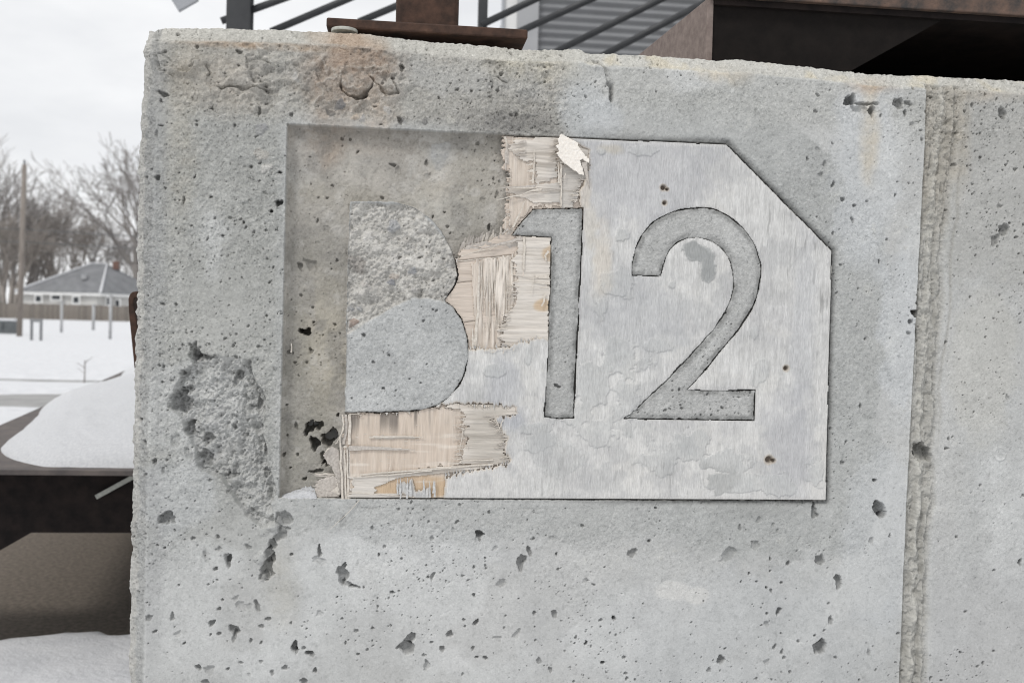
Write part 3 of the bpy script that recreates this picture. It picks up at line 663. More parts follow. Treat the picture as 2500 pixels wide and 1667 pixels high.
# --- rock pocket at the lower left of the panel
fh = fr(300, 780, 2.306)
POCK = wall_pts([(390, 140), (440, 200), (530, 200), (640, 210), (720, 220), (740, 330), (790, 450), (800, 560), (810, 700), (830, 850), (850, 1000), (860, 1150), (780, 1180), (700, 1100), (620, 980), (540, 880), (430, 800), (430, 720), (350, 640), (350, 560), (280, 500), (300, 400), (340, 300), (400, 260)], fh)
sd_po = sdpoly(U, V, POCK, .05) + .010 * NB + .003 * N2
po = sst(.0014, -.0014, sd_po)
lump = np.zeros_like(h)
pc = wall_pts([(590, 600)], fh)[0]
for i in range(420):
    t = RG.random(); cx = pc[0] + RG.normal() * .055 + .03 * (t - .5); cz = pc[1] + RG.normal() * .10
    R = .0035 + .0075 * RG.random() ** 2.2
    s = window(cx, cz, R)
    q = ((U[s] - cx) ** 2 + ((V[s] - cz) * .85) ** 2) / R ** 2 + .45 * N2[s]
    lump[s] = np.maximum(lump[s], R * .75 * np.sqrt(np.clip(1 - q, 0, 1)))
deep = .4 + .6 * sst(-.035, -.006, -np.abs(sd_po) * 0 - .02 - .02 * fbm(U, V, 14, 131, 3))
h += po * (-.0235 * (.65 + .6 * fbm(U, V, 16, 133, 3)) + .70 * lump + .0065 * N2 + .0025 * NF)
spill = sst(.03, .0, sd_po) * (1 - po); h += spill * .35 * lump * sst(0, .3, NB)
blend(po * .6, (180, 181, 180))
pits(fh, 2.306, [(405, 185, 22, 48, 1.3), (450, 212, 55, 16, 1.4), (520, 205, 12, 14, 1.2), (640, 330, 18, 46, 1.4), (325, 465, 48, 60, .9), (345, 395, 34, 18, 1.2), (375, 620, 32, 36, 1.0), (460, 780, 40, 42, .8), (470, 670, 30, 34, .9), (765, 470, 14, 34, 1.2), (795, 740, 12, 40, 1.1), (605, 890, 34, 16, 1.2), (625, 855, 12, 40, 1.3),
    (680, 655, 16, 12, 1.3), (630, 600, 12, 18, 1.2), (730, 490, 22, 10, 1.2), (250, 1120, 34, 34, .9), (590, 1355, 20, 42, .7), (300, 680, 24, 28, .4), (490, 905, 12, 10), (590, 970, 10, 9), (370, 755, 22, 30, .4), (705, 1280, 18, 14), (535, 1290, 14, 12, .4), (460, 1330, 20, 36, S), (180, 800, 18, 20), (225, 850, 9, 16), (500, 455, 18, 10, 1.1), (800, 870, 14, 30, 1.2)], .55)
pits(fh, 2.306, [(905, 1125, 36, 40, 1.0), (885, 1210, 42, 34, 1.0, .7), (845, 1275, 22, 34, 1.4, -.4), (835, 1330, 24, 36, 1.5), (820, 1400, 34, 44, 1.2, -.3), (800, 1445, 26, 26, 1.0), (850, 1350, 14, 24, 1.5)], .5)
dome(805, 1440, 26, fh, 2.306, .006); dome(775, 1340, 34, fh, 2.306, .004); dome(845, 1170, 26, fh, 2.306, .006); dome(880, 1130, 20, fh, 2.306, .006); dome(905, 1180, 22, fh, 2.306, .004)

# --- the many small bug holes, with uneven density
fin = (us > u0) & (us < u1)
n_small = 14000
ax_ = RG.uniform(u0, u1, n_small); az_ = RG.uniform(v0, v1, n_small)
iu = np.clip(np.searchsorted(us, ax_), 0, len(us) - 1); iv = np.clip(np.searchsorted(vs_, az_), 0, len(vs_) - 1)
dens = .06 + .75 * sst(-.05, .45, fbm(ax_, az_, 7, 141, 4)) + .3 * lcol[iv, iu] + .25 * rg[iv, iu] * (az_ > EYE) - .25 * (hal[iv, iu] * (ax_ > .3))
keep = RG.random(n_small) < dens
for x, z, a, b in zip(ax_[keep], az_[keep], iu[keep], iv[keep]):
    q = RG.random()
    r = .0006 + .0007 * q + .0016 * q ** 14
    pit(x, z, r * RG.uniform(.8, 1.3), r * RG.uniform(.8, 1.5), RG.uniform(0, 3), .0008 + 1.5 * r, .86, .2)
# scuffs and hairlines
for k in range(26):
    x = RG.uniform(PY(900, 1)[0], u1); z = RG.uniform(v0, PY(1250, 1280)[2]); a = RG.uniform(-.5, .6) if RG.random() < .6 else RG.uniform(1.2, 1.9); L = RG.uniform(.008, .035)
    P_ = [(x, z), (x + L * math.cos(a), z + L * math.sin(a))]
    s = window(x, z, L * 1.1); ex, ez = L * math.cos(a), L * math.sin(a)
    t = np.clip(((U[s] - x) * ex + (V[s] - z) * ez) / (L * L), 0, 1); q = (U[s] - x - t * ex) ** 2 + (V[s] - z - t * ez) ** 2
    g = np.exp(-q / .0009 ** 2); h[s] -= .0005 * g; T[s] += (10 * g)[..., None]

# --- world positions
spk = fbm(U, V, 340, 171, 2, .7); spk2 = fbm(U, V, 130, 175, 2)
rq = .35 + .65 * rough
T = T + (rq * (9 * NF + 8 * NG - 34 * sst(.40, .6, spk) + 18 * sst(.38, .58, -spk)) + 6 * N2 + 6 * NB - 9 * sst(.4, .65, spk2))[..., None]
T = T + (7 * fbm(U, V, 3.5, 191, 4) + 5 * fbm(U, V, 30, 193, 3, ay=.25) * sst(-.2, .5, NM))[..., None]
T = np.clip(T * np.array((1.003, 1.0, .995), np.float32), 12, 240)
ca = lin(T) * GAIN
kx = np.minimum(du, CHX); kz = np.minimum(dv, CHZ)
X = np.where(du > 0, XA - kx, U); Z = np.where(dv > 0, ZA + kz, V)
Yy = kx * (CHD / CHX) + kz * (CHD / CHZ) + np.maximum(0, du - CHX) + np.maximum(0, dv - CHZ)
Yy = np.minimum(Yy, THICK)
nxv = -sst(.0, .004, du) * .55 - sst(CHX - .003, CHX + .003, du) * .45
nzv = sst(.0, .004, dv) * .55 + sst(CHZ - .003, CHZ + .003, dv) * .45
nyv = -np.clip(1 - sst(.0, .004, np.maximum(du, dv)) * .2 - sst(CHX - .003, CHX + .003, np.maximum(du, dv)) * .8, 0, 1)
P3 = np.stack([X + nxv * h + .0008 * (du > 0) * N2, Yy + nyv * h, Z + nzv * h], -1)

# --- plywood coverage (to split the concrete and skip what lies hidden behind it)
F6 = f7; F7 = f8; FZ = fr(1180, 300, 4.6125)
T_TOP = np.concatenate([wall_pts([(1155, 296), (1285, 312), (1352, 345), (1351, 380), (1345, 412), (1328, 440), (1333, 478), (1262, 482), (1190, 530), (1170, 552), (1150, 552)])])
T_MID = wall_pts([(1235, 985), (1275, 860), (1350, 825), (1450, 790), (1600, 760), (1690, 790), (1856, 800), (1846, 1470), (1750, 1478), (1640, 1500), (1560, 1530), (1315, 1545), (1290, 1480), (1260, 1360), (1215, 1290), (1120, 1225), (1190, 1110), (1225, 1040)], F6)
T_BOT = wall_pts([(590, 620), (740, 625), (1050, 630), (1290, 590), (1400, 560), (1700, 573), (1860, 588), (1862, 630), (1690, 650), (1740, 720), (1800, 800), (1780, 880), (1822, 990), (1550, 1050), (1345, 1085), (1330, 1275), (1250, 1275), (1240, 1170), (1130, 1200), (1110, 1110), (985, 1150), (985, 1210), (1130, 1275), (560, 1275)], F7)
GONE = wall_pts([(640, 270), (1158, 298), (1158, 385), (1170, 392), (1166, 470), (1160, 530), (1130, 556), (1062, 578), (1045, 600), (1000, 620), (900, 700), (900, 935), (796, 948), (790, 1000), (788, 1060), (792, 1160), (630, 1160), (640, 700)])
inside_panel = sd_pan < -.0022
sd_gone = sdpoly(U, V, GONE)
cov = (sd_pan < -.012) & (sd_let > .012) & (sd_gone > .03)
def cells(m): return m[:-1, :-1] & m[1:, :-1] & m[:-1, 1:] & m[1:, 1:]
hidden = cells(cov)
mb_ = cells(sd_b < .0016); m1_ = cells(sd_1 < .0016); m2_ = cells(sd_2 < .0016)

wall = empty('concrete_wall', (0.35, 0.2, 0.0), label='pitted grey cast concrete wall with a recessed number panel and rust stains', cat='wall')
wall['kind'] = 'thing'
ca = np.concatenate([ca, np.clip(.30 + .7 * rough, 0, 1)[..., None].astype(np.float32)], -1)
for nm, mk in (('front_face', ~hidden & ~mb_ & ~m1_ & ~m2_), ('letter_b', mb_), ('numeral_one', m1_), ('numeral_two', m2_)):
    o = grid_obj(nm, P3, mk, ca, MAT_CONC); link(o); place(o, wall)
    if nm == 'letter_b': o['label'] = 'solid raised letter B with a broken stony upper half'
    if nm == 'numeral_one': o['label'] = 'raised concrete numeral 1 with a dark crumbly rim'
    if nm == 'numeral_two': o['label'] = 'raised concrete numeral 2 with a dark crumbly rim'
cm = bpy.data.materials.new('inner_concrete'); cm = mat_noise('inner_concrete', (.30, .30, .29), (.40, .40, .39), 20, .9)
zt = PY(1250, 150)[2]
MB().box(((PY(400, 900)[0] + us[-1]) / 2, .245, (zt - .06) / 2), (us[-1] - PY(400, 900)[0], .38, zt - .06)).build('core', cm, wall)

# ------------------------------------------------------------------ plywood panel: layered veneers
ply = empty('plywood_panel', (0.3, 0.0, PANEL[:, 1].min()), label='weathered grey plywood sheet with torn tan layers, set in the wall around the numerals', cat='plywood')
Hp = .00130
px_ = np.arange(PANEL[:, 0].min(), PANEL[:, 0].max(), Hp); pz_ = np.arange(PANEL[:, 1].min(), PANEL[:, 1].max(), Hp)
A, B = np.meshgrid(px_, pz_); A = A.astype(np.float32); B = B.astype(np.float32)
jm = np.clip(.75 + 1.3 * fbm(A, B, 28, 207, 2), .1, 2.2)
jag_v = fbm(A, A * 0 + 3.3, 260, 201, 3, .8) * .0042 * jm + .0022 * fbm(A, B, 200, 205, 2, ay=.1)
jag_h = fbm(B * 0 + 1.7, B, 260, 211, 3, .8) * .006 * jm + .0025 * fbm(A, B, 200, 215, 2, ax=.1)
pw = fbm(A, B, 40, 217, 3)
sp_pan = sdpoly(A, B, PANEL, .05)
sp_let = np.minimum(np.minimum(sdpoly(A, B, BOUT), sdpoly(A, B, ONE)), sdpoly(A, B, TWO))
cut = (sp_pan < -.0016 - .0006 * pw) & (sp_let > -.0003 + .0022 * pw)
grV = fbm(A, B, 380, 221, 2, .6, ay=.10); grV2 = fbm(A, B, 230, 223, 3, .6, ay=.09)
grH = fbm(A, B, 380, 225, 2, .6, ax=.06); grH2 = fbm(A, B, 200, 227, 3, .6, ax=.06)
blo = fbm(A, B, 13, 229, 4); blo2 = fbm(A, B, 34, 231, 4); blo3 = fbm(A, B, 95, 233, 4, .6)
def inpoly(poly, jx=0., jz=0.): return sdpoly(A + jag_h * jx, B + jag_v * jz, poly, .04)
def bl3(C, m, c):
    m = np.clip(m, 0, 1)[..., None]; return C * (1 - m) + np.asarray(c, np.float32) * m
def lay(name, mask, hh, C, mat, thick):
    P_ = np.stack([A, -hh, B], -1)
    if name != 'face_veneer':
        mu = C.mean(-1, keepdims=True); C = mu + 1.0 * (C - mu) + 4
    o = grid_obj(name, P_, cells(mask), lin(np.clip(C, 20, 246)) * GAIN, mat, skirt=thick)
    link(o); place(o, ply); return o
def el(px, py, rx, ry, soft=.6, n=.35):
    c = PY(px, py); r = np.sqrt(((A - c[0]) / (rx * PXM)) ** 2 + ((B - c[2]) / (ry * PXM)) ** 2) + n * blo2 + n * .5 * blo3
    return 1 - sst(1 - .5 * soft, 1 + .5 * soft, r)

# face veneer
t_top = inpoly(T_TOP, .8, .8); t_mid = inpoly(T_MID, .3, 1.2); t_bot = inpoly(T_BOT, .5, 2.2)
torn = np.minimum(np.minimum(t_top, t_mid), t_bot)
gone = inpoly(GONE, .4, .4)
fm = cut & (torn > 0) & (gone > 0)
C = np.empty(A.shape + (3,), np.float32); C[:] = (203, 203, 202)
C = bl3(C, .55 * sst(-.1, .4, blo), (185, 185, 186)); C = bl3(C, .5 * sst(.0, .5, -blo + .05), (210, 210, 209))
C += (6 * grV2 + 14 * grV + 10 * blo2 + 8 * blo3)[..., None]
C -= (34 * sst(.26, .55, grV2) * sst(-.1, .4, fbm(A, B, 7, 235, 2)))[..., None]
low_ = sst(PY(1600, 900)[2], PY(1600, 1180)[2], B + .05 * blo)
C = bl3(C, low_ * .55 * sst(-.35, .3, blo2 + .5 * blo3), (216, 215, 213))
C = bl3(C, sst(.1, .35, fbm(A, B, 20, 237, 5, .6)) * .5, (214, 213, 210)); C = bl3(C, sst(.15, .4, fbm(A, B, 16, 239, 5, .6)) * .45, (178, 179, 180))
hh = .0006 + .0007 * blo + .00030 * grV + .0004 * grV2 + .0005 * blo3
# weathered blue-grey streaks, cream bare spots
for q in ((1560, 420, 170, 150, .55, (181, 182, 186)), (1930, 1090, 60, 140, .6, (178, 179, 183)), (1560, 780, 120, 110, .45, (182, 184, 187)), (1230, 930, 40, 80, .5, (179, 181, 186)), (1250, 1020, 30, 30, .6, (172, 175, 182)), (1960, 800, 30, 220, .4, (184, 186, 190)),
          (1720, 1210, 300, 40, .35, (214, 214, 213)), (1470, 640, 26, 90, .6, (214, 206, 194)), (1440, 560, 20, 60, .5, (212, 206, 194)), (1800, 1000, 120, 40, .4, (214, 214, 214)), (1430, 470, 14, 40, .5, (208, 198, 184)), (1490, 365, 30, 14, .6, (188, 182, 170))):
    C = bl3(C, el(*q[:4], .9, .5) * q[4], q[5])
# cement smears left on the face
cem = np.zeros(A.shape, np.float32)
f2 = fr(1360, 280, 1.6)
for (x, y, rx, ry, a) in ((545, 535, 58, 42, 1), (590, 590, 26, 46, 1), (450, 665, 16, 16, .9), (250, 470, 34, 40, .8), (230, 660, 70, 60, .6), (180, 740, 40, 40, .7), (240, 960, 110, 80, .75), (130, 1050, 70, 110, .8), (270, 1080, 60, 90, .6), (520, 1290, 90, 60, .85), (400, 1330, 90, 60, .5), (640, 1350, 90, 50, .7),
                          (700, 1440, 130, 34, .8), (860, 1450, 70, 40, .7), (1010, 1400, 34, 60, .7), (160, 1240, 120, 60, .5), (330, 140, 60, 22, .7), (180, 145, 26, 18, .8), (790, 1000, 34, 50, .5), (770, 850, 20, 40, .5), (620, 1420, 40, 26, .8), (60, 1180, 90, 50, .5), (20, 1330, 130, 60, .4), (380, 900, 60, 26, .5)):
    cem = np.maximum(cem, el(*f2(x, y), rx / 1.6, ry / 1.6, .45, .9) * a)
for (x, y, rx, ry, a) in ((1700, 310, 80, 60, .8), (1960, 200, 26, 90, .5), (2010, 740, 110, 40, .7), (1990, 860, 90, 60, .6), (2060, 820, 80, 60, .6)):
    cem = np.maximum(cem, el(*f8(x, y), rx / 3.0158, ry / 3.0158, .3, .7) * a)
C = bl3(C, cem * (.75 + .6 * blo3) * .9, (186, 188, 188)); C = bl3(C, cem * el(1705, 635, 70, 60, .5, .1) * .9, (158, 160, 160)); C = bl3(C, cem * el(1740, 1170, 60, 40, .5, .3) * .7, (168, 169, 168))
hh = hh + .0013 * sst(.3, .5, cem) * (1 + .5 * blo2) - .0003 * cem * grV
hh = hh + .0009 * np.clip(fbm(A, B, 60, 241, 4), 0, 1) * cem + .0006 * sst(.25, .5, blo2) * sst(0, .4, blo)
# right part of the sheet stands a little proud; edge wear
hh = hh + .0009 * sst(PY(1860, 1)[0], PY(2000, 1)[0], A)
ew_ = np.exp(-((sp_pan + .003) / .003) ** 2); C = bl3(C, ew_ * .45, (208, 207, 204)); hh = hh - .0006 * ew_
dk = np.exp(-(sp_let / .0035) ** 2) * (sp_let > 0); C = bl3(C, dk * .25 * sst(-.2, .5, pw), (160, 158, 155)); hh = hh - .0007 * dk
tn = np.exp(-(np.maximum(torn, 0) / .003) ** 2); C = bl3(C, tn * .6, (197, 180, 160)); hh = hh - .0012 * tn
# screw holes
for x, y, r in ((415, 285, 12), (420, 345, 9), (430, 292, 7), (893, 990, 11), (828, 1345, 15), (845, 1350, 9)):
    p = PY(*f2(x, y)); R = r * PXM / 1.6
    q = np.sqrt((A - p[0]) ** 2 + (B - p[2]) ** 2) / R + .35 * pw
    m = sst(1.1, .6, q); hh = hh - .006 * m; C = bl3(C, m * .75, (82, 70, 58)); C = bl3(C, (sst(1.7, 1.2, q) - m) * .5, (176, 164, 148))
C = C * np.array((1.002, 1.0, .995), np.float32)
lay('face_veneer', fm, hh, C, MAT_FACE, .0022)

# torn inner veneers: second (level grain), third (upright), fourth (level), fifth (upright) as the back
def wood(base, dark, light, gr, gr2):
    C_ = np.empty(A.shape + (3,), np.float32); C_[:] = base
    C_ = bl3(C_, sst(.05, .55, gr2) * .55, light); C_ = bl3(C_, sst(.10, .55, -gr2) * .55, dark)
    return C_ + (8 * gr)[..., None]
grey = lambda C_, m, c=(186, 182, 176): bl3(C_, m, c)
tz = torn < .012
L2 = [wall_pts(p, f) for p, f in (
    ([(330, 170), (560, 190), (575, 140), (850, 150), (850, 420), (830, 640), (580, 690), (560, 420), (480, 450), (340, 370), (300, 260)], FZ), ([(250, 730), (580, 690), (880, 665), (885, 900), (560, 905), (440, 850), (310, 830)], FZ),
    ([(850, 150), (1260, 250), (1230, 480), (1150, 640), (1090, 700), (1020, 960), (880, 960)], FZ),
    ([(1640, 800), (1870, 800), (1860, 1500), (1500, 1540), (1530, 1350), (1620, 1240), (1610, 1050)], F6),
    ([(1460, 600), (1300, 590), (1400, 555), (1880, 570), (1880, 640), (1700, 660), (1830, 790), (1800, 880), (1840, 1000), (1450, 1005), (1500, 850), (1480, 700)], F7),
    ([(650, 1095), (900, 1060), (1400, 1015), (1840, 990), (1500, 1056), (1000, 1112), (830, 1180), (840, 1215), (1140, 1222), (1140, 1275), (640, 1275)], F7),
    ([(785, 795), (860, 788), (1180, 800), (1120, 815), (850, 822), (790, 808)], F7), ([(640, 872), (900, 872), (1125, 895), (1020, 904), (640, 900)], F7))]
sd2 = np.minimum.reduce([inpoly(p, 2.4 if i in (0, 1, 2, 4) else 2.8, .15) for i, p in enumerate(L2)])
m2 = cut & (sd2 < 0) & tz & (gone > -.012)
C = wood((206, 199, 190), (182, 174, 164), (222, 216, 208), grH * 1.5, grH2 * 1.3)
C = grey(C, .75 * el(1400, 450, 60, 90, .6, .2)); C = grey(C, .65 * el(1200, 1060, 60, 90, .6, .2), (180, 174, 165)); C = grey(C, .4 * el(1310, 760, 60, 150, .8, .3), (214, 208, 200))
C = bl3(C, .6 * el(1350, 620, 24, 18, .6, .3), (196, 170, 138)); C = bl3(C, .6 * el(1325, 745, 22, 14, .6, .3), (196, 166, 130)); C = bl3(C, .7 * el(900, 1195, 120, 30, .8, .5), (206, 201, 194))
C = bl3(C, sst(.25, .6, fbm(A, B, 150, 251, 3, ax=.06)) * .35, (150, 142, 132))
hh2 = -.0016 + .0006 * grH + .0005 * grH2 + .0006 * blo2 + .0014 * sst(.1, .5, fbm(A, B, 90, 253, 2, ax=.04)) * .6
lay('second_veneer', m2, hh2, C, MAT_WH, .0026)
L3 = [wall_pts(p, f) for p, f in (
    ([(290, 380), (315, 130), (900, 130), (900, 960), (540, 960), (430, 1100), (320, 1180), (285, 1170), (295, 700)], FZ),
    ([(1370, 950), (1600, 920), (1680, 800), (1690, 1050), (1640, 1240), (1540, 1350), (1520, 1560), (1315, 1560), (1350, 1400), (1325, 1000)], F6),
    ([(630, 630), (1300, 585), (1520, 595), (1500, 1010), (900, 1075), (640, 1110)], F7), ([(640, 1050), (1360, 1050), (1350, 1280), (640, 1280)], F7))]
sd3 = np.minimum.reduce([inpoly(p, .2, 2.6) for p in L3])
m3 = cut & (sd3 < 0) & tz & (gone > -.004)
C = wood((205, 194, 182), (188, 176, 163), (216, 207, 197), grV * .9, grV2)
C = bl3(C, .8 * el(1010, 1190, 140, 30, .7, .3), (196, 170, 138)); C = bl3(C, .35 * el(980, 1090, 170, 90, .8, .3), (203, 184, 166)); C = bl3(C, .5 * el(1215, 700, 50, 150, .8, .3), (212, 205, 196))
# water-dark streaks hanging from the letter and the edge
stx = sst(.12, .5, fbm(A, B * 0 + 7, 90, 261, 3)); p1 = PY(900, 1015)[2]
C = bl3(C, stx * sst(p1 - .035, p1 - .002, B + .012 * vn(A * 90, A * 0, 7)) * (1 - sst(PY(1080, 1)[0], PY(1120, 1)[0], A)) * (B < p1 + .02) * .75, (112, 106, 100))
C = bl3(C, .8 * np.exp(-((A - PY(862, 1100)[0]) / .007) ** 2) * sst(-.2, .4, fbm(A, B, 60, 263, 3, ay=.5)) * (B < p1), (120, 114, 106))
C = bl3(C, sst(.3, .6, fbm(A, B, 120, 265, 3, ax=.08)) * .6 * (B < p1), (226, 218, 208))
mid = el(1230, 700, 70, 160, .4, .1)
hh3 = -.0034 + .0006 * grV + .0005 * grV2 + .0006 * blo2 + mid * (.0018 * grV2 * 2 + .0014 * grV)
C = C + (mid * (26 * grV2 - 22 * sst(.15, .5, -grV2)))[..., None]
hh3 = hh3 + .004 * el(1245, 640, 26, 60, .8, .2) * 0
lay('third_veneer', m3, hh3, C, MAT_WV, .0026)
m4 = cut & (torn < .02) & (gone > -.002 + .010 * np.clip(fbm(A * 0 + 2, B, 260, 271, 3), -.2, 1))
C = wood((204, 192, 180), (186, 173, 160), (214, 204, 193), grH * .6, grH2 * .7)
hh4 = -.0052 + .0005 * grH + .0004 * grH2
ck = np.zeros(A.shape, np.float32)
for x0, y0, x1, y1 in ((1205, 1112, 1365, 1095), (1280, 1372, 1355, 1360), (1240, 965, 1590, 925)):
    a, b = wall_pts([(x0, y0), (x1, y1)], F6); ee = b - a
    t = np.clip(((A - a[0]) * ee[0] + (B - a[1]) * ee[1]) / (ee @ ee), 0, 1)
    ck = np.maximum(ck, np.exp(-((A - a[0] - t * ee[0]) ** 2 + (B - a[1] - t * ee[1]) ** 2) / .0009 ** 2))
hh4 = hh4 - .002 * ck; C = bl3(C, ck * .6, (120, 108, 98))
lay('fourth_veneer', m4, hh4, C, MAT_WH, .0095)

# splinters, slivers and curled flaps, each one its own strip of wood
def strip(name, pts, f, w0, w1, lift=(0.001, 0.004), base=-.0012, mat=MAT_SPL, thick=.0009, jag=0.0, curl=0.0, n=10, parent=None):
    """a flat ribbon along pts (pixels in frame f); widths in mm; lift = height over the sheet at start and end"""
    P_ = wall_pts(pts, f)
    seg = np.r_[0, np.cumsum(np.hypot(*np.diff(P_, axis=0).T))]
    t = np.linspace(0, 1, n); xs = np.interp(t * seg[-1], seg, P_[:, 0]); zs = np.interp(t * seg[-1], seg, P_[:, 1])
    m = MB(); vv_ = []
    for i in range(n):
        j = min(i + 1, n - 1); k = max(i - 1, 0)
        dx, dz = xs[j] - xs[k], zs[j] - zs[k]; L = math.hypot(dx, dz) or 1; nx_, nz_ = -dz / L, dx / L
        wd = (w0 + (w1 - w0) * t[i]) * .0005 * (1 + jag * rnd.uniform(-1, 1))
        if 0 < i < n - 1:
            wb_ = rnd.gauss(0, .00045); xs[i] += nx_ * wb_; zs[i] += nz_ * wb_
        hh_ = base + lift[0] + (lift[1] - lift[0]) * t[i] ** 1.6 + rnd.uniform(-.0002, .0002)
        vv_.append(((xs[i] - nx_ * wd, -hh_, zs[i] - nz_ * wd), (xs[i] + nx_ * wd, -hh_ - curl * wd, zs[i] + nz_ * wd)))
    for i, (a, b) in enumerate(vv_):
        m.v += [a, b, (a[0], a[1] + thick, a[2]), (b[0], b[1] + thick, b[2])]
    for i in range(n - 1):
        b = i * 4; c = b + 4
        m.f += [(b, b + 1, c + 1, c), (b + 3, b + 2, c + 2, c + 3), (b + 2, b, c, c + 2), (b + 1, b + 3, c + 3, c + 1)]
    e = (n - 1) * 4; m.f += [(0, 2, 3, 1), (e, e + 1, e + 3, e + 2)]
    return m.build(name, mat, parent or ply, smooth=False)
G = MAT_SPLG; W_ = MAT_SPL
